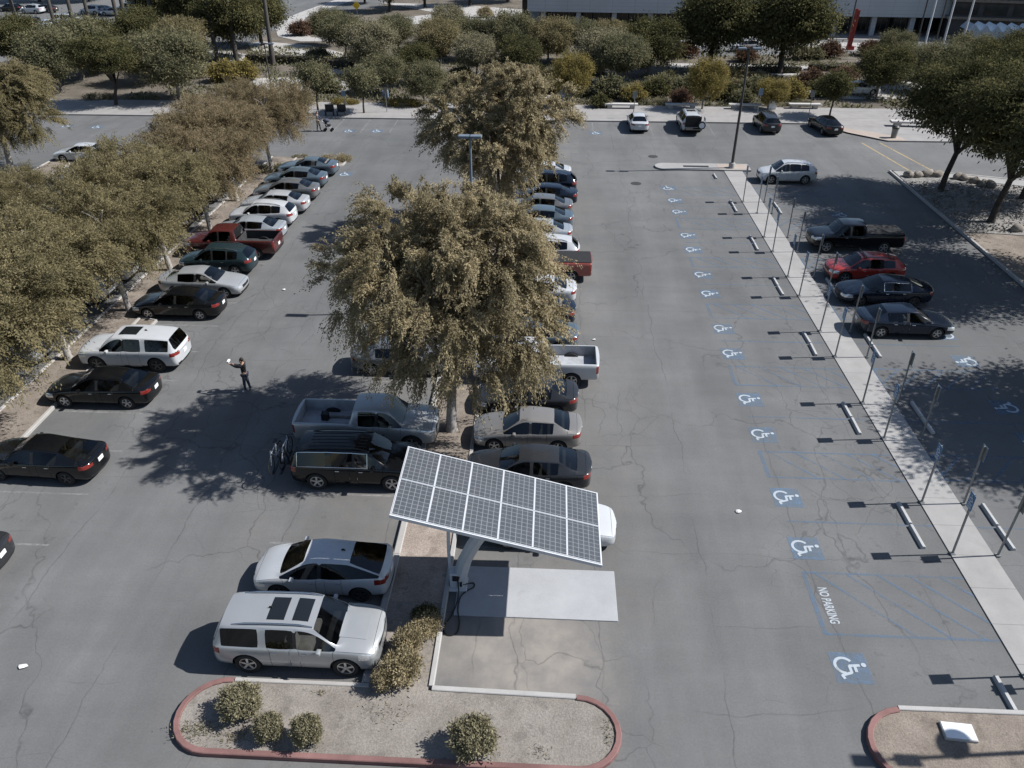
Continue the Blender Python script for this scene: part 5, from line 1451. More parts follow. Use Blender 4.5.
# the lot beyond the left trees
far_lot = [(12, 27, 'sedan', 'grey', 'grey sedan', 80), (36, 28, 'xov', 'black', 'black crossover', 82), (48, 29, 'sedan', 'palegrey', 'pale grey sedan', 84), (69, 25, 'suv', 'white', 'white SUV', 10), (78, 36, 'sedan', 'white', 'white sedan half hidden by a tree', 5),
           (93, 15, 'xov', 'white', 'white crossover left of a palm trunk', 170), (102, 14, 'sedan', 'silver', 'silver sedan between palm trunks', 175), (115, 16, 'sedan', 'white', 'white sedan behind two palm trunks', 175), (128, 13, 'xov', 'palesilver', 'pale silver crossover right of the palm trunks', 175),
           (34, 14, 'xov', 'white', 'white crossover in the back line', 170), (46, 13, 'sedan', 'darkgrey', 'dark grey sedan in the back line', 175), (12, 12, 'sedan', 'black', 'black sedan in the back line', 175), (120, 34, 'sedan', 'steel', 'blue-grey sedan in tree shade', 175), (137, 31, 'xov', 'steel', 'blue-grey crossover in tree shade', 175)]
for px, py, k, pt, lb_, hd in far_lot:
    x, y = G(px, py); car(k, pt, x, y, hd, lb_ + ' in the distant lot at the top left', 'car', 'cars in the distant lot', drop=SMALL, z=.09)
for px, py, k, pt, hd, lb_ in ((683, 52, 'sedan', 'white', 15, 'white car on the road between the far bush and the big dark tree'), (745, 52, 'xov', 'white', 185, 'white car glimpsed between the two big dark trees'), (856, 95, 'sedan', 'white', 5, 'white car half hidden behind the small tree on the far pavement'),
                            (86, 160, 'sedan', 'white', 180, 'white car roof showing through the left trees near the street'), (108, 162, 'sedan', 'palegrey', 180, 'pale grey car roof among the left trees near the street')):
    x, y = G(px, py); car(k, pt, x, y, hd, lb_, 'car', None, drop=SMALL, z=.1 if py < 100 else 0)

# things in and on the trucks and the SUV
def bicycle(x, y, z, rz, label):
    t = empty('bicycle', (x, y, z), label, 'bicycle', None, rz)
    for sx in (-.52, .52):
        w = MB(); n = 20; pts = [(sx + .33 * math.cos(2 * PI * k / n), 0, .34 + .33 * math.sin(2 * PI * k / n)) for k in range(n + 1)]
        w.tube(pts, .022, 6, False)
        for k in range(6):
            a = PI * k / 6; w.tube([(sx + .32 * math.cos(a), 0, .34 + .32 * math.sin(a)), (sx - .32 * math.cos(a), 0, .34 - .32 * math.sin(a))], .004, 4)
        w.build('wheel', M['tyre'], t)
    MB().tube([(-.52, 0, .34), (-.12, 0, .34), (.34, 0, .78), (-.22, 0, .80), (-.52, 0, .34)], .022, 6).tube([(-.12, 0, .34), (-.25, 0, .92)], .02, 6).tube([(.52, 0, .34), (.36, 0, .92)], .02, 6).build('frame', M['greysteel'], t)
    MB().box((-.26, 0, .95), (.25, .13, .06), bevel=.02).build('saddle', M['blacksteel'], t)
    MB().tube([(.40, -.28, .98), (.34, 0, .95), (.40, .28, .98)], .016, 6).build('handlebar', M['blacksteel'], t)
rk = empty('bike_rack', (-9.85, 23.85, 0), 'black bike rack on the tail of the black SUV', 'bike rack')
MB().box((-.1, 0, .50), (.9, .07, .07)).build('hitch_bar', M['blacksteel'], rk); MB().tube([(-.1, 0, .5), (-.25, 0, 1.35)], .04, 8).build('mast', M['blacksteel'], rk)
for s in (-.25, -.55): MB().box((s, 0, .53), (.10, 1.5, .04)).build('tray', M['blacksteel'], rk)
bicycle(-10.1, 24.0, .56, R(90), 'bicycle on the rack behind the black SUV, nearer the car')
bicycle(-10.42, 23.7, .56, R(-90), 'outer bicycle on the rack behind the black SUV')
t = empty('tool_box', (-9.2, 26.6, .73), 'small dark box lying in the bed of the silver pickup', 'tool box'); MB().box((0, 0, .16), (.30, .26, .32), bevel=.02).build('box_body', M['trim'], t); MB().tube([(-.1, 0, .32), (-.1, 0, .42), (.1, 0, .42), (.1, 0, .32)], .015, 6).build('handle', M['blacksteel'], t)
for i, (dy, l) in enumerate(((.35, 1.6), (-.15, 1.3), (-.45, 1.5))):
    tag(MB().box((0, 0, .03), (l, .12, .05), bevel=.008).build('wooden_plank', M['signback'] if i else M['bark'], None, None, (-8.6 + i * .15, 26.4 + dy, .73), (0, 0, .03 * i)), ['loose plank on the far side of the silver pickup bed', 'loose plank in the centre of the silver pickup bed', 'loose plank on the near side of the silver pickup bed'][i], 'plank')
tag(MB().box((0, 0, .012), (.02, .55, .02)).box((.25, 0, .012), (.5, .55, .02)).build('white_tray', M['whitep'] if False else M['signwhite'], None, None, (-.2, 31.55, .73)), 'white flat sheet lying in the bed of the white pickup', 'sheet')
t = empty('paper_sheet', (0, 0, 0), 'x', 'x'); bpy.data.objects.remove(t)

# ------------------------------------------------------------------ people
def figure(joints, edges, radii, name, mat, parent=None, sub=2, root=0):
    me = bpy.data.meshes.new(name); me.from_pydata(joints, edges, [])
    o = bpy.data.objects.new(name, me); COL.objects.link(o)
    sk = o.modifiers.new('skin', 'SKIN'); sk.use_smooth_shade = True
    sl = me.skin_vertices[0].data if me.skin_vertices else None
    if sl is None:
        me.attributes  # noqa
    for i, r in enumerate(radii):
        r = r if isinstance(r, tuple) else (r, r)
        me.skin_vertices[0].data[i].radius = r
        me.skin_vertices[0].data[i].use_root = (i == root)
    s = o.modifiers.new('sub', 'SUBSURF'); s.levels = sub; s.render_levels = sub
    bpy.context.view_layer.update()
    ev = bpy.data.meshes.new_from_object(o.evaluated_get(bpy.context.evaluated_depsgraph_get()))
    bpy.data.objects.remove(o)
    ev.materials.clear(); ev.materials.append(mat); ev.name = name
    ev.polygons.foreach_set('use_smooth', [True] * len(ev.polygons))
    return link_mesh(name, ev, parent)
def ensure_skin(me):
    pass
def person(x, y, rz, label, hands, legs, top, bottom, hair='hair', sc=1.0, look=(.0, 0), sleeves=True):
    """standing figure facing +x; hands = [(x,y,z) left, right], legs = [foot x offsets]"""
    t = empty('person', (x, y, 0), label, 'person', None, rz); t.scale = (sc,) * 3
    J = []; E = []; Rr = []
    def add(p, r, par=None):
        J.append(tuple(p)); Rr.append(r)
        if par is not None: E.append((par, len(J) - 1))
        return len(J) - 1
    pel = add((0, 0, .95), (.135, .10)); belly = add((.01, 0, 1.10), (.135, .10), pel); chest = add((.0, 0, 1.30), (.155, .11), belly); neckb = add((-.01, 0, 1.45), (.075, .07), chest)
    neck = add((.01, 0, 1.52), (.052, .055), neckb); hd = add((.03 + look[0], 0, 1.60), (.075, .085), neck); hd2 = add((.03 + look[0], 0, 1.69), (.078, .092), hd); add((.015 + look[0], 0, 1.755), (.05, .06), hd2)
    nose = add((.125 + look[0], 0, 1.625), .018, hd)
    torso = [pel, belly, chest, neckb]; arms = []; legsi = []
    for s, h, fx in ((1, hands[0], legs[0]), (-1, hands[1], legs[1])):
        sh = add((-.01, s * .19, 1.42), (.062, .062), neckb); h = Vector(h)
        S = Vector((-.01, s * .19, 1.42)); d = h - S; el = S + d * .5 + Vector((-.02, s * .06, -.13 if d.length < .5 else -.04))
        e = add(el, .046, sh); w = add(h, .03, e); u = (h - el).normalized()
        side = u.cross(Vector((0, 0, 1))).normalized() if abs(u.z) < .95 else Vector((0, 1, 0)); upv = side.cross(u)
        palm = add(h + u * .06, (.038, .02), w)
        for k, (o_, l) in enumerate(((-.03, .065), (-.01, .078), (.01, .072), (.03, .058))):
            b = add(h + u * .10 + side * o_, .009, palm); add(h + u * (.10 + l) + side * o_ - upv * .025, .007, b)
        th = add(h + u * .05 + upv * .03 + side * -s * .03, .010, palm); add(h + u * .09 + upv * .055 + side * -s * .03, .008, th)
        arms.append((sh, e, w))
        hp = add((0, s * .095, .90), (.088, .09), pel); kn = add((fx * .55 + .02, s * .10, .50), .058, hp); an = add((fx, s * .10, .09), .038, kn); ft = add((fx + .06, s * .10, .045), (.042, .035), an); toe = add((fx + .17, s * .105, .035), (.04, .025), ft)
        legsi.append((hp, kn, an, ft, toe))
    figure(J, E, Rr, 'body', M['skin'], t)
    def sub_fig(name, idx, edges, grow, mat, ends=None):
        mp = {a: k for k, a in enumerate(idx)}
        jj = [J[a] for a in idx]; rr = [tuple(q + grow for q in (Rr[a] if isinstance(Rr[a], tuple) else (Rr[a], Rr[a]))) for a in idx]
        return figure(jj, [(mp[a], mp[b]) for a, b in edges], rr, name, mat, t)
    idx = torso + [a for A in arms for a in A[:2 if not sleeves else 3]]
    ed = [(pel, belly), (belly, chest), (chest, neckb)]
    for A in arms:
        ed += [(neckb, A[0]), (A[0], A[1])] + ([(A[1], A[2])] if sleeves else [])
    sub_fig('shirt', idx, ed, .016, M[top])
    idx = [pel] + [a for A in legsi for a in A[:3]]; ed = []
    for A in legsi: ed += [(pel, A[0]), (A[0], A[1]), (A[1], A[2])]
    sub_fig('trousers', idx, ed, .014, M[bottom])
    for A in legsi: sub_fig('shoe', list(A[3:]), [(A[3], A[4])], .014, M['signwhite'] if top == 'blackcloth' else M['trim'])
    MB().blob((-.005 + look[0], 0, 1.70), (.100, .092, .098), 3, 2, .05).build('hair', M[hair], t, 60)
    m = MB()
    for s in (-1, 1): m.blob((.105 + look[0], s * .032, 1.65), (.014, .016, .01), 1, 1, 0)
    m.box((.112 + look[0], 0, 1.575), (.012, .05, .012)); m.build('face_features', M['hair'], t)
    for s in (-1, 1): MB().blob((.02 + look[0], s * .088, 1.64), (.025, .014, .035), 1, 1, 0).build('ear', M['skin'], t, 60)
    return t
px_, py_ = G(247, 391)
person(px_ + .05, py_, PI, 'person in a black top and dark jeans reaching up and forward on the open asphalt', [(.50, .13, 1.52), (.46, -.10, 1.36)], [.06, -.10], 'blackcloth', 'jeans', sc=1.0)
t = empty('handheld_camera', (px_ - .56, py_ - .0, 1.50), 'small pale camera gadget held up by the person in black', 'camera')
MB().box((0, 0, .10), (.10, .24, .08), bevel=.015).build('camera_body', M['signwhite'], t); MB().lathe([(.03, -.09), (.035, -.045)], 12, 'X', (0, 0, .10)).build('lens', M['trim'], t); MB().tube([(0, .0, .06), (.02, 0, -.10)], .016, 8).build('handle', M['trim'], t)
px_, py_ = G(319, 131)
person(px_, py_, 0, 'person in dark clothes pushing a stroller on the far side of the lot', [(.42, .16, 1.02), (.42, -.16, 1.02)], [.14, -.14], 'jeans', 'khaki', sc=1.03)
s = empty('stroller', (px_ + .95, py_, 0), 'dark stroller pushed by the person at the far side', 'stroller')
MB().tube([(-.50, -.2, 1.02), (-.30, -.2, .75), (.30, -.2, .30)], .02, 6).tube([(-.50, .2, 1.02), (-.30, .2, .75), (.30, .2, .30)], .02, 6).tube([(-.5, -.2, 1.02), (-.5, .2, 1.02)], .022, 6).tube([(-.3, -.2, .2), (.05, -.2, .62)], .02, 6).tube([(-.3, .2, .2), (.05, .2, .62)], .02, 6).build('frame', M['steelpost'], s)
MB().box((.0, 0, .55), (.5, .42, .18), bevel=.05).box((-.2, 0, .78), (.12, .42, .5), bevel=.04, rot=Matrix.Rotation(-.3, 3, 'Y')).build('seat', M['blackcloth'], s)
MB().blob((-.12, 0, 1.0), (.32, .25, .2), 2, 2, .05).build('hood', M['jeans'], s, 60)
for x in (-.33, .33):
    for y in (-.22, .22): MB().lathe([(.03, -.03), (.14, -.025), (.14, .025), (.03, .03)], 14, 'Y', (x, y, .14)).build('wheel', M['tyre'], s, 40)

# ------------------------------------------------------------------ trees and shrubs
tree('droop', -3.95, 27.0, 'big tan-olive drooping tree in front, right of the silver pickup', 0, .885, .98)
tree('droop_tall', -3.25, 50.0, 'second big tan-olive tree behind the lamp post on the middle island', R(70))
GT = 'feathery olive trees over the left planting strip'
ft = [(-23.5, 26.0, 'feather_wide', 1.15, 15, 'nearest feathery tree at the left edge with a thick pale trunk', None), (-23.4, 32.0, 'feather', 1.06, -20, 'feathery olive tree above the pale sedan, second from the near end', None), (-22.9, 37.3, 'feather_wide', .95, 12, 'feathery tree whose pale trunk stands by the black sedan', None), (-22.9, 42.7, 'feather', 1.0, -30, 'feathery tree whose pale trunk stands by the silver sedan', None),
      (-22.8, 49.0, 'feather_wide', .92, 10, 'feathery tree behind the maroon pickup', 'leaf_brown'), (-23.2, 55.2, 'feather', .97, 30, 'brownish feathery tree beyond the white estate', 'leaf_brown'), (-22.8, 62.4, 'feather_wide', .95, 160, 'brownish feathery tree at the far end of the left strip by the low bush', 'leaf_brown')]
for x, y, k, s, rz, lb_, mt in ft: tree(k, x, y, lb_, R(rz), s, s * (.90 if y < 33 else 1.0), group=GT, mat=mt)
for i, (x, y, k, s, rz, mt) in enumerate(((-33.5, 37, 'feather', .9, 60, None), (-34.0, 45, 'feather_wide', .72, 150, None))):
    tree(k, x, y, ['feathery tree far left behind the nearest ones', 'feathery tree in the middle of the left mass of foliage', 'smaller feathery tree at the far left below the cross street'][i], R(rz), s, group=GT, mat=mt)
x, y = G(12, 172); tree('droop', x, y, 'large olive tree at the left edge beside the cross street', R(200), 1.0, .80, mat='leaf_olive', group=GT)
tree('dark', 29.9, 60.1, 'dark leaning tree on the gravel island, left of the two', R(20), .98, 1.12)
tree('dark', 30.6, 53.4, 'dark leaning tree on the gravel island, right one cut by the frame', R(-25), 1.02, 1.16)
tree('dark', 35.2, 58.5, 'dark tree at the right edge behind the gravel island', R(160), 1.0, .82)
tree('dark', 31.4, 44.2, 'dark tree just outside the right edge that shades the stalls', R(100), 1.3)
tree('dark', 29.6, 29.2, 'dark tree outside the right edge that shades the lower right stalls', R(230), 1.25)
# far side
def ft_(key, px, py, s, label, mat=None, rz=0, sz=None, group='trees beyond the far walk', name='tree'):
    x, y = G(px, py); return tree(key, x, y, label, R(rz), s, sz, .05, group, name, mat)
ft_('small', 318, 111, 1.0, 'small tree with a bent trunk at the far walk, left of the black bench', None, 20)
ft_('small', 364, 114, .95, 'small tree at the far walk right of the black bench', None, 110)
ft_('bushy', 424, 104, .75, 'dark bushy tree at the far walk left of the tall tan tree', None, 40)
ft_('bushy', 570, 104, .70, 'yellow-green tree at the far walk right of the tall tan tree', 'leaf_yellow', 90, .9)
ft_('bushy', 702, 110, .66, 'yellow-green tree behind the white SUV with open doors', 'leaf_yellow', 150, .9)
ft_('bushy', 768, 110, .55, 'yellowish bushy tree right of the tall dark pole', 'leaf_yellow', 200)
ft_('small', 829, 118, .92, 'small dark tree with a thin trunk behind the black far sedan', 'leaf_dark', 210)
ft_('bushy', 876, 97, .95, 'dark bushy tree on the pale pavement at the upper right', 'leaf_dark', 60)
bush = [(346, 62, 1.0), (372, 72, 1.05), (398, 60, .95), (414, 84, .8), (440, 72, 1.05), (468, 60, .95), (476, 82, .9), (508, 62, 1.1), (520, 84, .9), (548, 64, 1.0), (580, 62, .9), (600, 82, 1.05), (622, 90, 1.0), (648, 78, 1.2), (610, 64, .9), (384, 94, .75), (450, 44, .9), (330, 46, .9)]
names = ['far left end', 'left part', 'left part, near the yellow sign', 'left part, lower', 'centre left', 'centre left, above the tan tree', 'behind the tall tan tree', 'centre, tallest', 'right behind the tall tan tree', 'centre right', 'centre right, before the grey building', 'right part, lower', 'right part, right of the yellow tree', 'right end, tallest before the road', 'right part, under the building columns', 'lower left, by the blue cabinet', 'upper centre, by the pale path', 'upper left, by the pale path']
for i, (px, py, s) in enumerate(bush): ft_('bushy' if i % 2 else 'bushy_tall', px, py, s, f'grey-green bushy tree of the far belt, {names[i]}', [None, 'leaf_shrub', None, 'leaf_dark', 'leaf_olive'][i % 5], 47 * i)
ft_('bigdark', 709, 72, .92, 'big dark tree before the grey building, left of the two', None, 0, 1.0)
ft_('bigdark', 779, 74, 1.02, 'big dark tree before the grey building, right of the two', None, 130, 1.02)
for i, (px, py, s, mt) in enumerate(((905, 84, .95, 'leaf_mid'), (930, 92, 1.1, None), (960, 80, 1.1, None), (985, 96, 1.2, 'leaf_dark'), (1012, 84, 1.25, 'leaf_dark'), (890, 66, .9, None))):
    ft_('bushy', px, py, s * .84, ['bushy tree left of the flagpoles', 'bushy tree in front of the flagpoles', 'bushy tree before the blue awning', 'dark bushy tree below the blue awning', 'dark bushy tree at the upper right edge', 'bushy tree right of the red sculpture'][i], mt, 60 * i, group='bushy trees at the upper right')
for i, (px, py, s, k) in enumerate(((116, 106, .80, 'dark'), (62, 92, 1.2, 'bushy'), (84, 80, 1.25, 'bushy'), (180, 100, 1.25, 'bushy'), (150, 84, 1.0, 'bushy'), (236, 58, .85, 'bigdark'), (262, 46, .8, 'bigdark'), (205, 44, .9, 'bigdark'), (172, 34, .9, 'bigdark'), (140, 14, .9, 'bigdark'), (90, 2, .9, 'bigdark'), (40, 2, .9, 'bigdark'), (390, 12, .8, 'bigdark'), (425, 8, .8, 'bigdark'), (365, 4, .7, 'bigdark'), (470, 6, .8, 'bigdark'), (508, 2, .9, 'bigdark'))):
    ft_(k, px, py, s, ['dark tree with a forked trunk across the street at the left', 'green bushy tree at the upper left, left of the forked tree', 'green bushy tree just behind the forked tree', 'olive bushy tree right of the forked tree', 'bushy tree behind the forked tree on its right', 'big dark tree left of the far pale path', 'big dark tree over the start of the far pale path', 'big dark tree behind the right palm trunks', 'big dark tree behind the middle palm trunks', 'big dark tree behind the distant lot on its right', 'big dark tree behind the distant lot in its middle', 'big dark tree behind the distant lot on its left', 'dark tree at the top edge above the yellow sign', 'dark tree at the top edge right of the yellow sign', 'dark tree at the top edge left of the yellow sign', 'dark tree at the top edge above the pale rocks', 'dark tree at the top edge beside the tower block'][i], 'leaf_mid' if k == 'bushy' and i in (1, 2) else None, 50 * i, group='trees in the upper left background')
for i, (px, py, s_, k) in enumerate(((28, 72, .62, 'bigdark'), (104, 74, .60, 'bigdark'), (148, 66, .66, 'bigdark'), (188, 74, 1.1, 'bushy_tall'))):
    ft_(k, px, py, s_, ['dark green tree at the left edge before the distant lot', 'dark green tree directly behind the forked tree', 'dark green tree right behind the forked tree below the palm trunks', 'olive tree left of the far pale path under the palms'][i], 'leaf_dark' if k == 'bigdark' else 'leaf_olive', 77 * i, group='trees in the upper left background')
for i, (px, py) in enumerate(((22, 40), (59, 40), (80, 48), (95, 44), (125, 52), (134, 58), (142.5, 46), (158, 46), (174, 46), (217.5, 62), (237, 62), (273.5, 66))):
    ft_('palm', px, py, 1.0, f'{ORD[i]} tall thin palm trunk from the left at the top of the picture', None, 37 * i, 1.0 + .05 * (i % 3), 'tall palms at the upper left', 'palm_tree')
# low planting between the far trees: bushes that nothing tells apart, and the plants under them
rf = random.Random(12)
spots = [(300, 104), (330, 92), (376, 76), (394, 78), (420, 66), (430, 90), (455, 92), (462, 80), (492, 78), (500, 92), (535, 78), (556, 84), (586, 96), (590, 74), (612, 98), (636, 92), (664, 90), (668, 82), (690, 94), (716, 88), (730, 92), (752, 94), (780, 96), (760, 82), (735, 82), (700, 84), (820, 96), (795, 86), (850, 76), (880, 84), (405, 70), (440, 58), (355, 60), (320, 60), (560, 52), (530, 56), (625, 60), (640, 66), (575, 84), (545, 94)]
for px, py in spots:
    x, y = G(px + rf.uniform(-4, 4), py + rf.uniform(-2, 2)); s = rf.uniform(.8, 1.5)
    shrub('farbush', x, y, 'low grey-green bush in the dense planting beyond the far walk', s, R(rf.uniform(0, 360)), s * rf.uniform(.6, .95), rf.choice(['leaf_mid', 'leaf_mid', 'leaf_shrub', 'leaf_dark', 'leaf_olive']), .05, 'low bushes of the dense far planting')
rng = np.random.default_rng(17); n = 26000
P = np.stack([rng.uniform(-48, 48, n), 87.2 + 34 * rng.uniform(0, 1, n) ** 1.3, np.full(n, .10)], 1)
nn = np.sin(P[:, 0] * .31 + 1.3) * np.sin(P[:, 1] * .43) + .5 * np.sin(P[:, 0] * .9 + P[:, 1] * .7)
P = P[nn > -.15]
D = rng.normal(size=P.shape) * .8 + np.array([0, 0, .8])
o = link_mesh('ground_cover', leaf_mesh('ground_cover', P, D, .42, .2, M['leaf_mid'], rng)); tag(o, 'low ground cover plants filling the beds beyond the far walk', 'ground cover', None, 'stuff')
# hedges and far bushes
def hedge(pts, w, h, label):
    rng = np.random.default_rng(len(label)); P = []
    q = [Vector((*G(*p), 0)) for p in pts]
    for a, b in zip(q, q[1:]):
        L = (b - a).length; n = int(L * 150); u = (b - a).normalized(); s = Vector((-u.y, u.x, 0))
        for k in range(n):
            d = rng.normal(size=2); d /= np.linalg.norm(d); d = np.clip(d * 1.25, -1, 1)
            p = a + u * rng.uniform(0, L) + s * d[0] * w / 2 + Vector((0, 0, h / 2 + .06 + d[1] * h / 2)); P.append(tuple(p))
    P = np.array(P); t = empty('hedge', (0, 0, 0), label, 'hedge')
    D = rng.normal(size=P.shape) + np.array([0, 0, .4])
    o = link_mesh('foliage', leaf_mesh('hedge_foliage', P, D, .26, .16, M['leaf_mid'], rng), t)
    m = MB()
    for a, b in zip(q, q[1:]):
        d = b - a; m.box(((a + b) / 2 + Vector((0, 0, h * .42))), (d.length, w * .7, h * .78), rz=math.atan2(d.y, d.x))
    m.build('branches', M['darkbark'], t)
hedge([(248, 62), (300, 64), (352, 70)], 1.6, 1.2, 'long clipped hedge below the far pale path at the upper left')
hedge([(724, 73), (800, 73)], 1.2, .9, 'low dark hedge between the pale strips below the big dark trees')
hedge([(808, 70), (850, 72)], 1.2, .9, 'low dark hedge right of the big dark trees')
fb = [(404, 107, 'lowbush', 1.1, 'leaf_yellow', 'round olive bush at the far walk left of the tall tan tree'), (345, 105, 'lowbush', .8, 'leaf_yellow', 'low yellow-green bush behind the black bench'), (634, 102, 'farbush', 1.0, 'leaf_yellow', 'yellow bush behind the first far bench'), (652, 104, 'lowbush', .8, None, 'low green bush between the first and second far benches'), (655, 98, 'farbush', 1.2, 'leaf_dark', 'dark bush behind the low green one'),
      (680, 104, 'farbush', .9, 'leaf_red', 'reddish bush behind the second far bench'), (724, 100, 'farbush', 1.1, 'leaf_dark', 'dark bush right of the yellow tree'), (742, 104, 'farbush', .9, 'leaf_mid', 'grey-green bush behind the third far bench'), (790, 100, 'farbush', 1.2, 'leaf_yellow', 'yellow-green bush left of the fourth far bench'), (800, 106, 'lowbush', .7, 'leaf_mid', 'low grey bush at the fourth far bench'),
      (810, 88, 'farbush', 1.2, 'leaf_red', 'brownish bush behind the small dark tree'), (840, 84, 'farbush', 1.1, 'leaf_red', 'reddish bush right of the small dark tree'), (300, 36, 'farbush', 1.3, 'leaf_red', 'reddish shrub in the round bed, left'), (315, 34, 'farbush', 1.3, 'leaf_red', 'reddish shrub in the round bed, centre'), (330, 33, 'farbush', 1.4, 'leaf_red', 'reddish shrub in the round bed, right'), (345, 36, 'farbush', 1.4, 'leaf_mid', 'grey shrub right of the reddish ones'),
      (684, 58, 'farbush', 1.3, 'leaf_red', 'reddish bush at the roadside left of the big dark trees'), (745, 62, 'farbush', 1.1, 'leaf_red', 'reddish bush between the two big dark trees'), (800, 60, 'farbush', 1.1, None, 'olive bush right of the big dark trees'), (828, 58, 'farbush', 1.3, 'leaf_red', 'grey-red bush left of the red sculpture'), (868, 56, 'farbush', 1.2, 'leaf_red', 'red-brown bush right of the red sculpture'), (812, 60, 'farbush', 1.0, 'leaf_mid', 'grey bush by the pale strip below the red sculpture'),
      (245, 80, 'farbush', 1.3, 'leaf_yellow', 'yellow-green bush left of the thin lamp post'), (225, 82, 'farbush', 1.4, 'leaf_yellow', 'yellow-green bush under the right palm trunks'), (195, 78, 'farbush', 1.2, None, 'olive bush left of the yellow-green ones'), (280, 100, 'lowbush', .8, None, 'low olive bush left of the small bent tree'), (100, 100, 'lowbush', .9, None, 'low bush under the forked tree'),
      (335, 162, 'lowbush', .75, 'leaf_tan', 'tan low bush on the island tip beyond the blue-grey coupe'), (300, 158, 'lowbush', .35, None, 'small bush behind the blue-grey coupe'), (272, 172, 'lowbush', .8, None, 'low bush under the end tree of the left strip'), (440, 22, 'farbush', 1.0, 'leaf_tan', 'tan bush among the pale rocks, left'), (485, 18, 'farbush', 1.1, 'leaf_tan', 'tan bush among the pale rocks, right'), (600, 108, 'farbush', .8, 'leaf_dark', 'dark bush under the yellow-green tree')]
for i, (px, py, k, s, mt, lb_) in enumerate(fb):
    x, y = G(px, py); shrub(k, x, y, lb_, s, R(30 * i), None, mt, .05, 'bushes of the far planting')
# near island shrubs
def nb(key, px, py, s, lb_, rz=0, sz=None, mat=None): x, y = G(px, py, .1); shrub(key, x, y, lb_, s, R(rz), sz, mat, .08, 'shrubs on the bottom island')
nb('clipped', 243, 712, .92, 'round clipped shrub at the left end of the bottom island', 0, .80)
nb('clipped', 271, 737, .62, 'small shrub between the two others on the left of the bottom island', 90, .78)
nb('clipped', 309, 741, .66, 'small upright shrub left of the centre of the bottom island', 200, .85)
nb('clipped', 474, 750, .98, 'largest round shrub, alone on the right half of the bottom island', 300, 1.0)
nb('loose', 404, 678, .95, 'loose tan shrub in front of the silver SUV', 0, 1.15, 'leaf_tan'); nb('loose', 410, 650, .75, 'loose shrub behind the one in front of the silver SUV', 70, 1.0, 'leaf_tan'); nb('loose', 428, 632, .75, 'tan tuft beside the white kerb near the charger', 140, .8, 'leaf_tan'); nb('loose', 384, 688, .5, 'small tuft at the kerb corner before the silver SUV', 210, .9, 'leaf_tan')
x, y = G(426, 622, .1); shrub('loose', x, y, 'dark shrub in the canopy shade beside the strip kerb', .7, 1.0, .7, 'leaf_dark', .08, 'shrubs on the bottom island')
# dry grass and weeds of the bottom island
rng = np.random.default_rng(7); P = []
for cx, cy, sx, sy, n in ((-9.2, 12.6, .8, .35, 420), (-8.2, 12.4, .5, .25, 160), (-4.2, 13.3, .9, .4, 120), (2.0, 13.0, .15, .5, 80), (-6.2, 13.9, .2, .1, 40), (.2, 12.4, .3, .2, 50)):
    P.append(np.stack([rng.normal(cx, sx * .5, n), rng.normal(cy, sy * .5, n), np.full(n, .10)], 1))
P = np.concatenate(P); D = rng.normal(size=P.shape) * .6 + np.array([0, 0, .6])
g = link_mesh('dry_grass', leaf_mesh('dry_grass', P, D, .10, .022, M['leaf_shrub'], rng)); tag(g, 'sparse dry weeds on the soil of the bottom island', 'weeds', None, 'stuff')
# boulders
for i, (px, py) in enumerate(((908, 178), (917, 178), (926, 177), (936, 177), (957, 180), (963, 181), (974, 184), (983, 187), (990, 188), (1016, 232))):
    x, y = G(px, py); rr = random.Random(i + 3)
    o = MB().blob((0, 0, .22), (rr.uniform(.42, .62), rr.uniform(.32, .45), rr.uniform(.26, .36)), i, 2, .22).build('boulder', M['rock'], None, 50, (x, y, .05), (0, 0, rr.uniform(0, 3)))
    tag(o, f'{ORD[i]} boulder from the left on the gravel island' if i < 9 else 'pale boulder lying apart below the gravel at the right edge', 'boulder', 'boulders along the gravel island')
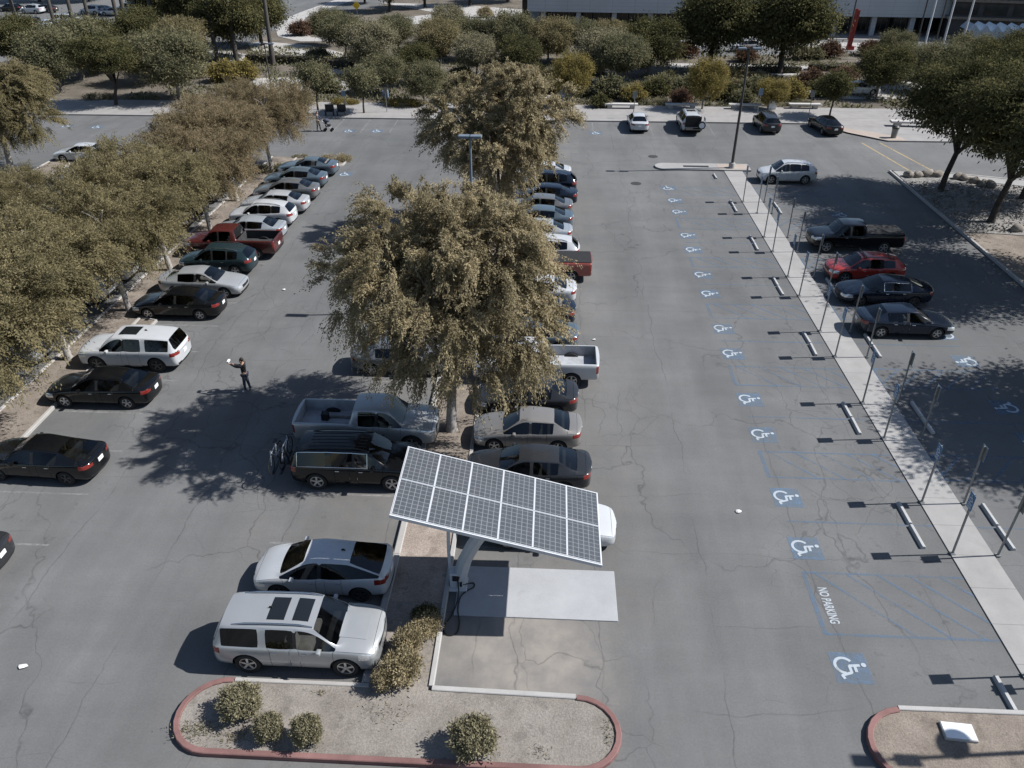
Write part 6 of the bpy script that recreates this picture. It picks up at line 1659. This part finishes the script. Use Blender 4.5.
# gravel stones: countless, one object
rng = np.random.default_rng(5); n = 5000
P = np.stack([rng.uniform(28.1, 45, n), rng.uniform(51.4, 62, n), np.full(n, .115)], 1); P = P[P[:, 1] < 63.2 - (P[:, 0] - 28) * .22]
D = rng.normal(size=P.shape) + np.array([0, 0, .3])
gs = link_mesh('gravel_stones', leaf_mesh('gravel_stones', P, D, .17, .15, M['rock'], rng)); tag(gs, 'loose grey gravel stones on the right island', 'gravel', None, 'stuff')

# ------------------------------------------------------------------ light, sky, camera
SUN = Vector((1.02, .105, 1.0)).normalized()
elev = math.asin(SUN.z); azim = math.atan2(SUN.x, SUN.y)
ld = bpy.data.lights.new('sun', 'SUN'); ld.energy = SUN_E; ld.angle = R(.53); ld.color = (1.0, .985, .955)
lo = bpy.data.objects.new('sun', ld); COL.objects.link(lo); lo.rotation_euler = SUN.to_track_quat('Z', 'Y').to_euler(); lo.location = (60, 5, 60)
w = bpy.data.worlds.new('World'); scene.world = w; w.use_nodes = True
n = w.node_tree.nodes; l = w.node_tree.links
sk = n.new('ShaderNodeTexSky'); sk.sky_type = 'NISHITA'; sk.sun_disc = False; sk.sun_elevation = elev; sk.sun_rotation = azim; sk.air_density = 1.0; sk.dust_density = 0.5; sk.ozone_density = 1.0
l.new(sk.outputs[0], n['Background'].inputs['Color']); n['Background'].inputs['Strength'].default_value = SKY_E
cd = bpy.data.cameras.new('camera'); co = bpy.data.objects.new('camera', cd); COL.objects.link(co)
cd.sensor_fit = 'HORIZONTAL'; cd.sensor_width = 36.0; cd.lens = 36.0 * FPX / 1024.0; cd.clip_start = .1; cd.clip_end = 3000
co.location = (0, 0, CAM_H); co.rotation_euler = (PI / 2 - PITCH, 0, YAW)
scene.camera = co
cy = scene.cycles; cy.max_bounces = 5; cy.diffuse_bounces = 2; cy.glossy_bounces = 3; cy.transmission_bounces = 3; cy.transparent_max_bounces = 8; cy.caustics_reflective = False; cy.caustics_refractive = False
vs = scene.view_settings; vs.view_transform = 'Standard'; vs.look = 'None'; vs.gamma = 1.0; vs.exposure = EXPO; vs.use_curve_mapping = False
